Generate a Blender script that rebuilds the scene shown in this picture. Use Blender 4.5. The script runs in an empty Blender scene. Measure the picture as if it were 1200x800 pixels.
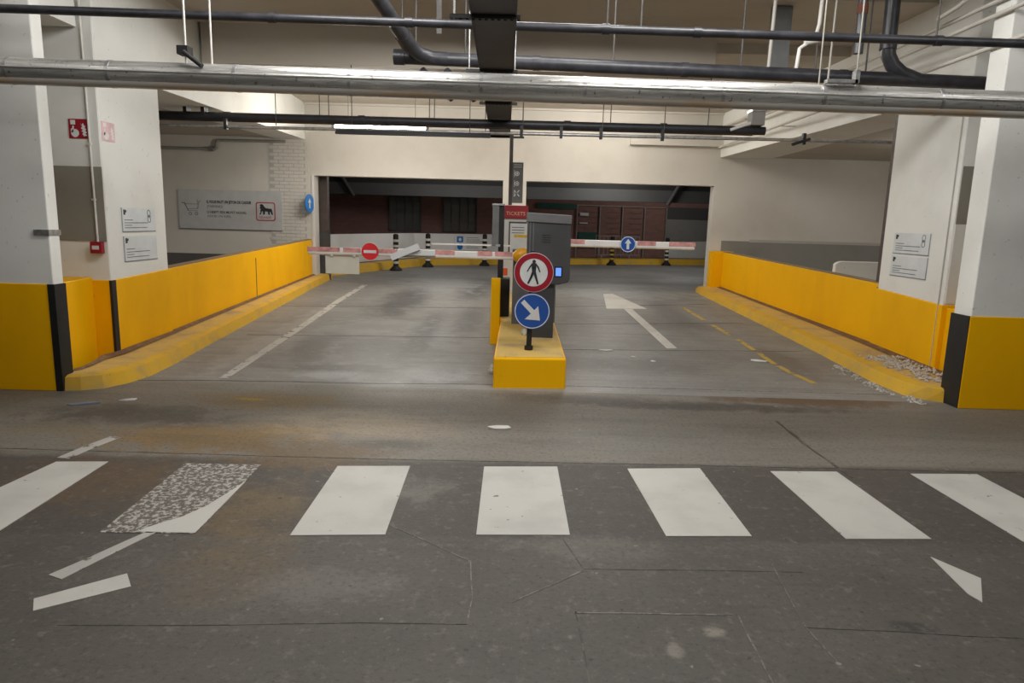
import bpy, bmesh, math, random
from mathutils import Vector, Matrix
random.seed(7)
SC = bpy.context.scene
COL = SC.collection

# ------------------------------------------------------------------ camera, world, lights, exposure
cd = bpy.data.cameras.new('camera'); cam = bpy.data.objects.new('camera', cd); COL.objects.link(cam)
cd.sensor_width = 36.0; cd.lens = 24.0; cd.clip_start = 0.05; cd.clip_end = 200
R = Matrix(((0.99959782, -0.02788542, 0.00515786),
            (0.00985233, 0.17093785, -0.98523255),
            (0.02659195, 0.98488713, 0.17114384)))
cam.matrix_world = Matrix.Translation((0, 0, 1.64)) @ R.to_4x4()
SC.camera = cam
w = bpy.data.worlds.new('world'); SC.world = w; w.use_nodes = True
w.node_tree.nodes['Background'].inputs[0].default_value = (0.55, 0.53, 0.50, 1)
w.node_tree.nodes['Background'].inputs[1].default_value = 0.02
SC.view_settings.view_transform = 'Standard'
SC.view_settings.look = 'None'
SC.view_settings.gamma = 1
SC.view_settings.use_curve_mapping = False
SC.view_settings.exposure = 0.0

def area(name, loc, sx, sy, power, col, rot=(0, 0, 0)):
    l = bpy.data.lights.new(name, 'AREA'); l.shape = 'RECTANGLE'; l.size = sx; l.size_y = sy
    l.energy = power; l.color = col
    o = bpy.data.objects.new(name, l); COL.objects.link(o); o.location = loc; o.rotation_euler = rot
    return o
COOL = (1.0, 0.985, 0.955); WARM = (1.0, 0.96, 0.88)
# fluorescent tubes: unseen battens over the cross aisle, upward light cut off to keep beams dark, bare tubes in the bay
# behind the barriers and on the street side; two soft sources stand for each tube
def tube_light(name, loc, length, power, col, down_only=False):
    for k in (-1, 1):
        l = bpy.data.lights.new(name, 'SPOT' if down_only else 'POINT'); l.energy = power / 2; l.color = col; l.shadow_soft_size = 0.35
        if down_only: l.spot_size = math.radians(172); l.spot_blend = 0.12
        o = bpy.data.objects.new(name, l); COL.objects.link(o); o.location = (loc[0] + k * length / 4, loc[1], loc[2])
for x, y, p in ((-1.4, 5.0, 300), (1.3, 5.0, 270), (-4.8, 3.4, 110), (4.8, 3.4, 110), (0.0, 1.0, 110), (-2.8, -2.6, 80), (2.8, -2.6, 80)):
    tube_light('unseen_aisle_light', (x, y, 4.35), 1.5, p, COOL, True)
tube_light('bay_light', (-2.55, 12.55, 3.13), 1.5, 180, WARM)
tube_light('bay_light', (1.62, 13.2, 3.82), 1.5, 125, WARM)
tube_light('unseen_aisle_light', (0.3, 6.9, 4.35), 1.5, 110, COOL, True)  # extra unseen light added to brighten the columns, ramp and yellow walls
tube_light('bay_light', (7.2, 11.2, 2.92), 1.2, 60, WARM)
tube_light('bay_light', (-6.9, 10.4, 3.05), 1.2, 14, WARM)  # unseen light added behind the left column to lift the side bay wall
for x, y in ((-1.8, 18.6), (2.6, 19.6), (5.5, 22.4)):
    tube_light('street_lamp', (x, y, 3.0), 1.5, 95, COOL)

# ------------------------------------------------------------------ helpers
ORG = {}
def org(p):
    return ORG.get(p.name, Vector((0, 0, 0))) if p is not None else Vector((0, 0, 0))

class MB:
    def __init__(self): self.v = []; self.f = []; self.s = []
    def add(self, vs, fs, smooth=False):
        n = len(self.v); self.v += [Vector(a) for a in vs]
        for q in fs: self.f.append([i + n for i in q]); self.s.append(smooth)
        return self
    def box(self, a, b):
        x0, y0, z0 = a; x1, y1, z1 = b
        return self.add([(x0, y0, z0), (x1, y0, z0), (x1, y1, z0), (x0, y1, z0), (x0, y0, z1), (x1, y0, z1), (x1, y1, z1), (x0, y1, z1)],
                        [(0, 3, 2, 1), (4, 5, 6, 7), (0, 1, 5, 4), (1, 2, 6, 5), (2, 3, 7, 6), (3, 0, 4, 7)])
    def prism(self, pts, z0, z1):
        """footprint (counter-clockwise); z0 / z1 a number or a function of (x, y)"""
        g0 = z0 if callable(z0) else (lambda x, y: z0); g1 = z1 if callable(z1) else (lambda x, y: z1)
        n = len(pts)
        vs = [(x, y, g0(x, y)) for x, y in pts] + [(x, y, g1(x, y)) for x, y in pts]
        fs = [tuple(range(n - 1, -1, -1)), tuple(range(n, 2 * n))] + [(i, (i + 1) % n, n + (i + 1) % n, n + i) for i in range(n)]
        return self.add(vs, fs)
    def ribbon(self, pts, wid, z, dz):
        """flat strip along a ground polyline: z a function of (x, y), dz its thickness; wid a number or list"""
        n = len(pts); wl = wid if isinstance(wid, (list, tuple)) else [wid] * n
        L = []; Rr = []
        for i, p in enumerate(pts):
            a = Vector(pts[max(i - 1, 0)]); b = Vector(pts[min(i + 1, n - 1)])
            d = (b - a).normalized(); nn = Vector((-d.y, d.x)) * wl[i] / 2
            L.append(Vector(p) + nn); Rr.append(Vector(p) - nn)
        for i in range(n - 1):
            q = [Rr[i], Rr[i + 1], L[i + 1], L[i]]
            self.prism([(a.x, a.y) for a in q], lambda x, y: z(x, y) - 0.004, lambda x, y: z(x, y) + dz)
        return self
    def cyl(self, p0, p1, r, n=16, r1=None, caps=True):
        p0 = Vector(p0); p1 = Vector(p1); d = (p1 - p0).normalized()
        a = d.orthogonal().normalized(); b = d.cross(a); r1 = r if r1 is None else r1
        c = [(math.cos(2 * math.pi * k / n), math.sin(2 * math.pi * k / n)) for k in range(n)]
        A = [p0 + (a * u + b * v) * r for u, v in c]; B = [p1 + (a * u + b * v) * r1 for u, v in c]
        self.add(A + B, [(i, (i + 1) % n, n + (i + 1) % n, n + i) for i in range(n)], True)
        if caps: self.add(A, [tuple(range(n - 1, -1, -1))]); self.add(B, [tuple(range(n))])
        return self
    def tube(self, pts, r, n=14, caps=True):
        pts = [Vector(p) for p in pts]; m = len(pts); rings = []; a = None
        for i, p in enumerate(pts):
            d = (pts[min(i + 1, m - 1)] - pts[max(i - 1, 0)]).normalized()
            a = d.orthogonal().normalized() if a is None else (a - d * a.dot(d)).normalized()
            b = d.cross(a)
            rings.append([p + (a * math.cos(2 * math.pi * k / n) + b * math.sin(2 * math.pi * k / n)) * r for k in range(n)])
        vs = [q for g in rings for q in g]
        fs = [(i * n + k, i * n + (k + 1) % n, (i + 1) * n + (k + 1) % n, (i + 1) * n + k) for i in range(m - 1) for k in range(n)]
        self.add(vs, fs, True)
        if caps: self.add(rings[0], [tuple(range(n - 1, -1, -1))]); self.add(rings[-1], [tuple(range(n))])
        return self
    def ball(self, c, r, n=14, m=8, sc=(1, 1, 1)):
        c = Vector(c); vs = []
        for j in range(m + 1):
            t = math.pi * j / m
            for k in range(n):
                u = 2 * math.pi * k / n
                vs.append(c + Vector((math.sin(t) * math.cos(u) * sc[0], math.sin(t) * math.sin(u) * sc[1], math.cos(t) * sc[2])) * r)
        fs = [(j * n + k, (j + 1) * n + k, (j + 1) * n + (k + 1) % n, j * n + (k + 1) % n) for j in range(m) for k in range(n)]
        return self.add(vs, fs, True)
    def flat(self, pts, fr, off, th):
        """outline (u, v) on the frame fr = (origin, right, up), from off to off+th along its normal"""
        o, r, u = fr; nrm = r.cross(u); n = len(pts)
        ar = sum(pts[i][0] * pts[(i + 1) % n][1] - pts[(i + 1) % n][0] * pts[i][1] for i in range(n))
        if ar < 0: pts = pts[::-1]
        vs = [o + r * a + u * b + nrm * off for a, b in pts] + [o + r * a + u * b + nrm * (off + th) for a, b in pts]
        return self.add(vs, [tuple(range(n - 1, -1, -1)), tuple(range(n, 2 * n))] + [(i, (i + 1) % n, n + (i + 1) % n, n + i) for i in range(n)])
    def ring(self, c, r0, r1, fr, off, th, n=40):
        for k in range(n):
            a = 2 * math.pi * k / n; b = 2 * math.pi * (k + 1) / n
            self.flat([(c[0] + r0 * math.cos(a), c[1] + r0 * math.sin(a)), (c[0] + r1 * math.cos(a), c[1] + r1 * math.sin(a)),
                       (c[0] + r1 * math.cos(b), c[1] + r1 * math.sin(b)), (c[0] + r0 * math.cos(b), c[1] + r0 * math.sin(b))], fr, off, th)
        return self
    def build(self, name, mat, parent=None, bevel=0.0, kind=None):
        o = org(parent)
        me = bpy.data.meshes.new(name)
        me.from_pydata([tuple(a - o) for a in self.v], [], self.f)
        me.polygons.foreach_set('use_smooth', self.s)
        me.materials.append(mat); me.update()
        ob = bpy.data.objects.new(name, me); COL.objects.link(ob)
        if parent is not None:
            ob.parent = parent; ORG[ob.name] = o
        if bevel:
            b = ob.modifiers.new('bevel', 'BEVEL'); b.width = bevel; b.segments = 2; b.limit_method = 'ANGLE'
        if kind: ob['kind'] = kind
        return ob

def circle(c, r, n=32):
    return [(c[0] + r * math.cos(2 * math.pi * k / n), c[1] + r * math.sin(2 * math.pi * k / n)) for k in range(n)]
def rect(u0, v0, u1, v1): return [(u0, v0), (u1, v0), (u1, v1), (u0, v1)]
def rrect(u0, v0, u1, v1, r, n=5):
    o = []
    for cx, cy, a0 in ((u1 - r, v0 + r, -90), (u1 - r, v1 - r, 0), (u0 + r, v1 - r, 90), (u0 + r, v0 + r, 180)):
        for k in range(n + 1):
            a = math.radians(a0 + 90 * k / n); o.append((cx + r * math.cos(a), cy + r * math.sin(a)))
    return o
X = Vector((1, 0, 0)); Y = Vector((0, 1, 0)); Z = Vector((0, 0, 1))
def frame(o, r=X, u=Z): return (Vector(o), Vector(r), Vector(u))

def tag(o, label, cat, group=None, kind='thing'):
    o['label'] = label; o['category'] = cat; o['kind'] = kind
    if group: o['group'] = group
    return o
def thing(name, loc, label, cat, group=None):
    o = bpy.data.objects.new(name, None); COL.objects.link(o); o.location = loc; o.empty_display_size = 0.1
    ORG[o.name] = Vector(loc)
    return tag(o, label, cat, group)
def copy_tree(o, parent=None):
    c = o.copy(); COL.objects.link(c)
    if parent is not None: c.parent = parent
    for ch in list(o.children): copy_tree(ch, c)
    return c
def text(body, size, fr, off, mat, parent, name='lettering', bold=0.0, squeeze=1.0, align='LEFT'):
    cu = bpy.data.curves.new(name, 'FONT'); cu.body = body; cu.size = size; cu.extrude = 0.0008; cu.offset = bold; cu.align_x = align
    cu.resolution_u = 2
    t = bpy.data.objects.new(name, cu); COL.objects.link(t)
    dg = bpy.context.evaluated_depsgraph_get()
    me = bpy.data.meshes.new_from_object(t.evaluated_get(dg))
    bpy.data.objects.remove(t)
    o, r, u = fr; nrm = r.cross(u); po = org(parent)
    for v in me.vertices:
        a = v.co.copy(); v.co = o + r * a.x * squeeze + u * a.y + nrm * (off + a.z) - po
    me.materials.clear(); me.materials.append(mat)
    ob = bpy.data.objects.new(name, me); COL.objects.link(ob); ob.parent = parent; ORG[ob.name] = po
    return ob

# ------------------------------------------------------------------ materials (all node based)
def node_mat(name):
    m = bpy.data.materials.new(name); m.use_nodes = True
    nt = m.node_tree; b = nt.nodes['Principled BSDF']
    return m, nt, b
def N(nt, t, **k):
    n = nt.nodes.new(t)
    for a, v in k.items(): setattr(n, a, v)
    return n
def math_n(nt, op, a, b=None, clamp=False):
    n = N(nt, 'ShaderNodeMath', operation=op, use_clamp=clamp)
    for i, v in enumerate((a, b)):
        if v is None: continue
        if isinstance(v, (int, float)): n.inputs[i].default_value = v
        else: nt.links.new(v, n.inputs[i])
    return n.outputs[0]
def mixc(nt, fac, a, b):
    n = N(nt, 'ShaderNodeMix', data_type='RGBA')
    if isinstance(fac, (int, float)): n.inputs[0].default_value = fac
    else: nt.links.new(fac, n.inputs[0])
    for i, v in ((6, a), (7, b)):
        if isinstance(v, tuple): n.inputs[i].default_value = (*v, 1)
        else: nt.links.new(v, n.inputs[i])
    return n.outputs[2]
def pos(nt): return N(nt, 'ShaderNodeNewGeometry').outputs['Position']
def noise(nt, scale, detail=4, rough=0.55, vec=None, stretch=None):
    v = vec if vec is not None else pos(nt)
    if stretch:
        mp = N(nt, 'ShaderNodeMapping'); mp.inputs['Scale'].default_value = stretch; nt.links.new(v, mp.inputs[0]); v = mp.outputs[0]
    n = N(nt, 'ShaderNodeTexNoise'); n.inputs['Scale'].default_value = scale; n.inputs['Detail'].default_value = detail; n.inputs['Roughness'].default_value = rough
    nt.links.new(v, n.inputs['Vector']); return n.outputs['Fac']
def ramp(nt, fac, lo, hi):
    n = N(nt, 'ShaderNodeMapRange'); n.clamp = True; n.interpolation_type = 'SMOOTHSTEP'
    n.inputs['From Min'].default_value = lo; n.inputs['From Max'].default_value = hi
    nt.links.new(fac, n.inputs['Value']); return n.outputs[0]
def bump(nt, b, h, strength, dist=0.01):
    n = N(nt, 'ShaderNodeBump'); n.inputs['Strength'].default_value = strength; n.inputs['Distance'].default_value = dist
    nt.links.new(h, n.inputs['Height']); nt.links.new(n.outputs[0], b.inputs['Normal'])
def plain(name, col, rough=0.55, metal=0.0, var=0.12, scale=6.0, spec=0.4, bmp=0.0):
    """one colour with a faint cloud of lighter and darker wear"""
    m, nt, b = node_mat(name)
    f = noise(nt, scale, 5)
    d = tuple(c * (1 - var) for c in col); l = tuple(min(1, c * (1 + var * 0.6)) for c in col)
    nt.links.new(mixc(nt, ramp(nt, f, 0.3, 0.7), d, l), b.inputs['Base Color'])
    b.inputs['Roughness'].default_value = rough; b.inputs['Metallic'].default_value = metal
    b.inputs['Specular IOR Level'].default_value = spec
    if bmp: bump(nt, b, noise(nt, scale * 14, 3), bmp, 0.004)
    return m
def stained(name, col, dirt, amount, rough=0.7, scale=1.2, speck=0.0, bmp=0.15, streak=None, spec=0.3):
    """painted masonry: base paint, cloudy dirt, dark specks, fine relief"""
    m, nt, b = node_mat(name)
    f = noise(nt, scale, 6, 0.6, stretch=streak)
    c = mixc(nt, math_n(nt, 'MULTIPLY', ramp(nt, f, 0.42, 0.78), amount), col, dirt)
    if speck:
        s = noise(nt, 26, 2, 0.5)
        c = mixc(nt, math_n(nt, 'MULTIPLY', ramp(nt, s, 0.70, 0.76), speck), c, (0.06, 0.05, 0.045))
    nt.links.new(c, b.inputs['Base Color']); b.inputs['Roughness'].default_value = rough
    b.inputs['Specular IOR Level'].default_value = spec
    bump(nt, b, noise(nt, 45, 4), bmp, 0.004)
    return m
def emit(name, col, s):
    m, nt, b = node_mat(name); b.inputs['Base Color'].default_value = (*col, 1)
    b.inputs['Emission Color'].default_value = (*col, 1); b.inputs['Emission Strength'].default_value = s
    return m

WHITE_COL = stained('white_masonry_paint', (0.80, 0.80, 0.765), (0.64, 0.63, 0.60), 0.5, speck=0.25)
WALL_CREAM = stained('lamp_tinted_paint', (0.62, 0.59, 0.54), (0.48, 0.45, 0.40), 0.5, speck=0.3, scale=0.8)  # cream tint of the warm lamp put into the wall colour
CEIL = stained('ceiling_concrete_paint', (0.52, 0.475, 0.41), (0.40, 0.36, 0.31), 0.7, scale=1.5, streak=(0.3, 1, 1))
RECESS = stained('pale_recess_paint', (0.72, 0.72, 0.69), (0.58, 0.57, 0.54), 0.5)
SIDE_WALL = stained('greyed_wall_paint', (0.46, 0.44, 0.41), (0.36, 0.34, 0.31), 0.5, scale=0.9)
DADO = stained('dark_grey_dado_paint', (0.105, 0.10, 0.095), (0.15, 0.145, 0.14), 0.6)
BAND = stained('taupe_band_tone', (0.26, 0.245, 0.21), (0.20, 0.19, 0.165), 0.6)  # darker taupe band across the wall and column fronts
YELLOW = stained('yellow_wall_paint', (0.94, 0.485, 0.002), (0.80, 0.395, 0.002), 0.7, rough=0.5, scale=1.6, speck=0.12, streak=(1, 1, 0.35), spec=0.12)
KERB = stained('worn_yellow_kerb_paint', (0.68, 0.40, 0.03), (0.42, 0.30, 0.12), 0.8, rough=0.65, scale=3.2, speck=0.5, bmp=0.4)
KERBTOP = stained('rubbed_kerb_top', (0.62, 0.42, 0.12), (0.36, 0.27, 0.17), 0.9, rough=0.75, scale=3.2, speck=0.5, bmp=0.4)
BLACKP = plain('black_paint', (0.013, 0.013, 0.014), 0.5, var=0.3)
COPING = stained('bare_coping', (0.26, 0.19, 0.12), (0.36, 0.24, 0.09), 0.8, scale=8)
GALV = None
PIPE = plain('dark_grey_plastic_pipe', (0.035, 0.035, 0.042), 0.38, var=0.35, scale=9, spec=0.5)
PIPE_B = plain('black_iron_pipe', (0.022, 0.022, 0.026), 0.45, var=0.3, scale=9)
STEEL = plain('galvanised_steel', (0.42, 0.42, 0.42), 0.38, metal=0.75, var=0.25, scale=20)
ROD = plain('threaded_rod_steel', (0.075, 0.07, 0.065), 0.6, metal=0.0, var=0.3)
WHITE_ROD = plain('white_painted_steel', (0.66, 0.64, 0.60), 0.5)
TRAY = plain('anthracite_tray', (0.052, 0.052, 0.054), 0.55, var=0.15, scale=3)
DARKST = plain('black_perforated_channel', (0.02, 0.02, 0.02), 0.5)
SIGNW = plain('sign_white', (0.68, 0.69, 0.69), 0.4, var=0.05)
SIGNG = plain('sign_pale_grey', (0.50, 0.505, 0.51), 0.45, var=0.06)
NOTICE = plain('notice_pale_blue_grey', (0.68, 0.71, 0.73), 0.45, var=0.06)
INK = plain('print_dark', (0.03, 0.03, 0.035), 0.5, var=0.1)
INKG = plain('print_grey', (0.20, 0.22, 0.24), 0.5, var=0.2)
SIGNR = plain('sign_red', (0.31, 0.009, 0.022), 0.4, var=0.08)
LOGOR = plain('logo_dull_red', (0.36, 0.07, 0.09), 0.45, var=0.1)
NOENTRY = plain('no_entry_red', (0.72, 0.03, 0.04), 0.35, var=0.06)
PINKF = plain('faded_pink', (0.74, 0.50, 0.52), 0.6, var=0.15)
PINKW = plain('faded_white', (0.80, 0.74, 0.73), 0.6, var=0.08)
SIGNB = plain('sign_blue', (0.02, 0.085, 0.36), 0.35, var=0.08)
SIGNB2 = plain('sign_bright_blue', (0.01, 0.16, 0.50), 0.4, var=0.1)
CABIN = plain('anthracite_powder_coat', (0.060, 0.061, 0.064), 0.45, var=0.12, scale=3)
CABIN_L = plain('mid_grey_powder_coat', (0.14, 0.14, 0.14), 0.45, var=0.12)
HUBY = plain('amber_yellow_plastic', (0.80, 0.36, 0.008), 0.35, var=0.08)
ARMW = plain('boom_white', (0.78, 0.75, 0.72), 0.35, var=0.06)
ARMR = plain('boom_faded_red', (0.62, 0.30, 0.28), 0.4, var=0.3, scale=14)
ORANGE = plain('orange_red_reflector', (0.75, 0.12, 0.04), 0.3)
SCREENB = emit('lit_blue_display', (0.10, 0.22, 0.85), 1.3)
RUBBER = plain('black_rubber', (0.016, 0.014, 0.013), 0.6, var=0.3)
BOLW = plain('bollard_band_white', (0.70, 0.67, 0.58), 0.4)
BOLY = plain('bollard_band_yellow', (0.62, 0.42, 0.06), 0.4)
LOWW = stained('white_low_wall_paint', (0.68, 0.67, 0.65), (0.55, 0.53, 0.5), 0.5)
BEAMG = stained('grey_concrete_beam', (0.10, 0.10, 0.098), (0.075, 0.075, 0.072), 0.6)
DARKC = stained('near_black_concrete', (0.035, 0.033, 0.031), (0.02, 0.02, 0.02), 0.5)  # near-black concrete tone
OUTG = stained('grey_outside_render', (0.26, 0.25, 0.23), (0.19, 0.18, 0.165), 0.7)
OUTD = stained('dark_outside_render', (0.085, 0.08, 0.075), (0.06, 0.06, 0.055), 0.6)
FRAMEG = plain('pale_grey_metal_frame', (0.30, 0.27, 0.24), 0.5)
WINF = plain('dark_window_frame', (0.05, 0.05, 0.05), 0.5)
GREEN = plain('dark_green_board', (0.012, 0.075, 0.055), 0.5)
BROWNST = plain('brown_steel', (0.075, 0.055, 0.048), 0.5, var=0.25)
GUARD = plain('dark_steel_plate', (0.055, 0.055, 0.055), 0.45)
PALEROD = plain('pale_beige_rod', (0.36, 0.34, 0.30), 0.6)
PAPER = plain('white_paper', (0.72, 0.71, 0.68), 0.7, var=0.08)
CHIP = stained('pale_rubble', (0.56, 0.52, 0.46), (0.13, 0.12, 0.11), 1.0, scale=22)
YSTRIP = plain('poster_yellow', (0.70, 0.46, 0.04), 0.4)
TUBE = emit('fluorescent_tube', (1.0, 0.97, 0.90), 26)
def galv():
    m, nt, b = node_mat('galvanised_duct_sheet')
    f = noise(nt, 7, 6, 0.7, stretch=(0.25, 3, 3)); g = noise(nt, 30, 3)
    c = mixc(nt, ramp(nt, f, 0.35, 0.7), (0.36, 0.355, 0.34), (0.68, 0.67, 0.65))
    c = mixc(nt, ramp(nt, g, 0.62, 0.72), c, (0.20, 0.19, 0.175))
    nt.links.new(c, b.inputs['Base Color']); b.inputs['Metallic'].default_value = 0.6; b.inputs['Roughness'].default_value = 0.38
    bump(nt, b, noise(nt, 16, 3, stretch=(0.5, 2, 2)), 0.35, 0.012)
    return m
GALV = galv()
def brick_mat():
    m, nt, b = node_mat('dark_red_brickwork')
    mp = N(nt, 'ShaderNodeMapping'); mp.inputs['Rotation'].default_value = (math.pi / 2, 0, 0); nt.links.new(pos(nt), mp.inputs[0])
    t = N(nt, 'ShaderNodeTexBrick'); nt.links.new(mp.outputs[0], t.inputs['Vector'])
    t.inputs['Scale'].default_value = 1.0; t.inputs['Brick Width'].default_value = 0.22; t.inputs['Row Height'].default_value = 0.075; t.inputs['Mortar Size'].default_value = 0.008
    t.inputs['Color1'].default_value = (0.30, 0.135, 0.108, 1); t.inputs['Color2'].default_value = (0.23, 0.11, 0.092, 1); t.inputs['Mortar'].default_value = (0.19, 0.14, 0.12, 1)
    nt.links.new(t.outputs['Color'], b.inputs['Base Color']); b.inputs['Roughness'].default_value = 0.8
    return m
BRICK = brick_mat()
def glass_mat():
    m, nt, b = node_mat('dark_window_glass')
    f = noise(nt, 2.5, 3)
    nt.links.new(mixc(nt, f, (0.03, 0.032, 0.032), (0.11, 0.115, 0.112)), b.inputs['Base Color'])
    b.inputs['Roughness'].default_value = 0.15
    return m
GLASS = glass_mat()

def blotch(nt, p, c, rx, ry, nf, wob=0.9):
    """0..1 mask of a ragged stain centred on c (metres on the floor)"""
    a = N(nt, 'ShaderNodeVectorMath', operation='SUBTRACT'); nt.links.new(p, a.inputs[0]); a.inputs[1].default_value = (c[0], c[1], 0)
    s = N(nt, 'ShaderNodeVectorMath', operation='MULTIPLY'); nt.links.new(a.outputs[0], s.inputs[0]); s.inputs[1].default_value = (1 / rx, 1 / ry, 0)
    l = N(nt, 'ShaderNodeVectorMath', operation='LENGTH'); nt.links.new(s.outputs[0], l.inputs[0])
    d = math_n(nt, 'ADD', l.outputs['Value'], math_n(nt, 'MULTIPLY', math_n(nt, 'SUBTRACT', nf, 0.5), wob * 2.4))
    return math_n(nt, 'SUBTRACT', 1.0, ramp(nt, d, 0.35, 1.15))
def floor_mat():
    m, nt, b = node_mat('garage_floor_asphalt')
    p = pos(nt); sep = N(nt, 'ShaderNodeSeparateXYZ'); nt.links.new(p, sep.inputs[0]); px, py = sep.outputs[0], sep.outputs[1]
    big = noise(nt, 0.9, 6, 0.6, vec=p); mid = noise(nt, 5, 6, 0.65, vec=p); fine = noise(nt, 60, 4, 0.6, vec=p); grit = noise(nt, 220, 2, 0.5, vec=p)
    c = mixc(nt, ramp(nt, big, 0.3, 0.7), (0.088, 0.080, 0.070), (0.125, 0.114, 0.100))
    c = mixc(nt, math_n(nt, 'MULTIPLY', ramp(nt, mid, 0.45, 0.75), 0.45), c, (0.155, 0.142, 0.124))
    e = math_n(nt, 'ADD', py, math_n(nt, 'ADD', math_n(nt, 'MULTIPLY', math_n(nt, 'SUBTRACT', mid, 0.5), 0.10), math_n(nt, 'MULTIPLY', px, -0.038)))
    # paler, older slab between the crossing and the ramp
    c = mixc(nt, math_n(nt, 'MULTIPLY', ramp(nt, e, 4.50, 4.60), 0.62), c, (0.29, 0.266, 0.226))
    # dark painted field of the crossing
    band = math_n(nt, 'MULTIPLY', ramp(nt, e, 3.34, 3.40), math_n(nt, 'SUBTRACT', 1.0, ramp(nt, e, 4.47, 4.52)))
    c = mixc(nt, math_n(nt, 'MULTIPLY', band, 0.8), c, (0.078, 0.070, 0.062))
    for cx, cy, rx, ry, col, s in (
        (-2.3, 4.9, 1.0, 0.40, (0.245, 0.155, 0.062), 0.75), (-1.7, 5.15, .5, .16, (0.30, 0.19, 0.07), .6), (0.3, 5.0, .5, .12, (0.14, 0.125, 0.105), .6), (-0.9, 4.85, .35, .15, (0.12, 0.105, 0.09), .6), (2.2, 5.4, .7, .2, (0.17, 0.155, 0.13), .6), (-1.45, 4.55, 0.7, 0.35, (0.17, 0.11, 0.055), 0.6), (-2.6, 4.0, 0.7, 0.5, (0.13, 0.085, 0.05), 0.6),
        (-1.45, 3.6, 0.35, 0.5, (0.17, 0.12, 0.065), 0.65), (-1.3, 3.0, 0.35, 0.35, (0.16, 0.12, 0.075), 0.5), (-1.2, 5.35, 1.0, 0.45, (0.34, 0.275, 0.19), 0.6),
        (-2.2, 5.95, 0.8, 0.35, (0.22, 0.145, 0.05), 0.55), (-2.4, 6.0, 0.14, 0.05, (0.40, 0.24, 0.03), 0.9), (-3.1, 5.4, 0.9, 0.35, (0.085, 0.08, 0.072), 0.7),
        (-3.4, 5.0, 0.6, 0.2, (0.22, 0.18, 0.12), 0.5), (2.9, 6.5, 1.1, 0.24, (0.13, 0.080, 0.045), 0.85), (1.8, 6.2, 1.6, 0.2, (0.085, 0.078, 0.07), 0.7),
        (0.6, 6.3, 1.2, 0.25, (0.095, 0.088, 0.078), 0.6), (2.6, 6.75, 0.4, 0.06, (0.28, 0.17, 0.03), 0.5), (1.2, 5.1, 1.6, 0.5, (0.19, 0.18, 0.16), 0.5),
        (0.85, 2.58, 0.05, 0.045, (0.30, 0.27, 0.23), 0.9), (0.66, 2.45, 0.04, 0.06, (0.26, 0.24, 0.21), 0.7), (1.72, 2.66, 0.12, 0.05, (0.05, 0.045, 0.04), 0.8),
        (-0.6, 4.0, 0.28, 0.22, (0.19, 0.175, 0.155), 0.6), (-0.85, 2.85, 0.4, 0.2, (0.19, 0.175, 0.155), 0.5), (0.45, 3.3, 0.5, 0.16, (0.17, 0.155, 0.135), 0.5),
        (-0.2, 5.9, 0.9, 0.6, (0.19, 0.175, 0.15), 0.5)):
        c = mixc(nt, math_n(nt, 'MULTIPLY', blotch(nt, p, (cx, cy), rx, ry, mid), min(.95, s * 1.3)), c, col)
    # droppings, chips and oil specks
    sp = noise(nt, 16, 2, 0.5, vec=p)
    c = mixc(nt, math_n(nt, 'MULTIPLY', ramp(nt, sp, 0.735, 0.765), 0.7), c, (0.36, 0.34, 0.31))
    sp2 = noise(nt, 23, 2, 0.5, vec=p)
    c = mixc(nt, math_n(nt, 'MULTIPLY', math_n(nt, 'SUBTRACT', 1.0, ramp(nt, sp2, 0.25, 0.28)), 0.8), c, (0.035, 0.032, 0.03))
    c = mixc(nt, math_n(nt, 'MULTIPLY', fine, 0.22), c, (0.07, 0.065, 0.06))
    g1 = noise(nt, 13, 7, 0.7, vec=p); g2 = noise(nt, 34, 6, 0.72, vec=p); tracks = noise(nt, 1.6, 6, 0.7, vec=p, stretch=(0.35, 2.4, 1))
    c = mixc(nt, math_n(nt, 'MULTIPLY', ramp(nt, tracks, 0.45, 0.72), 0.35), c, (0.075, 0.066, 0.057))
    c = mixc(nt, math_n(nt, 'MULTIPLY', ramp(nt, g1, 0.53, 0.70), 0.42), c, (0.25, 0.23, 0.20))
    c = mixc(nt, math_n(nt, 'MULTIPLY', math_n(nt, 'SUBTRACT', 1.0, ramp(nt, g2, 0.33, 0.50)), 0.55), c, (0.05, 0.045, 0.04))
    c = mixc(nt, math_n(nt, 'MULTIPLY', ramp(nt, g2, 0.58, 0.70), 0.35), c, (0.30, 0.28, 0.25))
    nt.links.new(c, b.inputs['Base Color'])
    nt.links.new(math_n(nt, 'ADD', math_n(nt, 'MULTIPLY', mid, 0.3), 0.42), b.inputs['Roughness'])
    b.inputs['Specular IOR Level'].default_value = 0.35
    bump(nt, b, math_n(nt, 'ADD', fine, math_n(nt, 'MULTIPLY', grit, 0.6)), 0.25, 0.006)
    return m
FLOOR = floor_mat()
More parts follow.
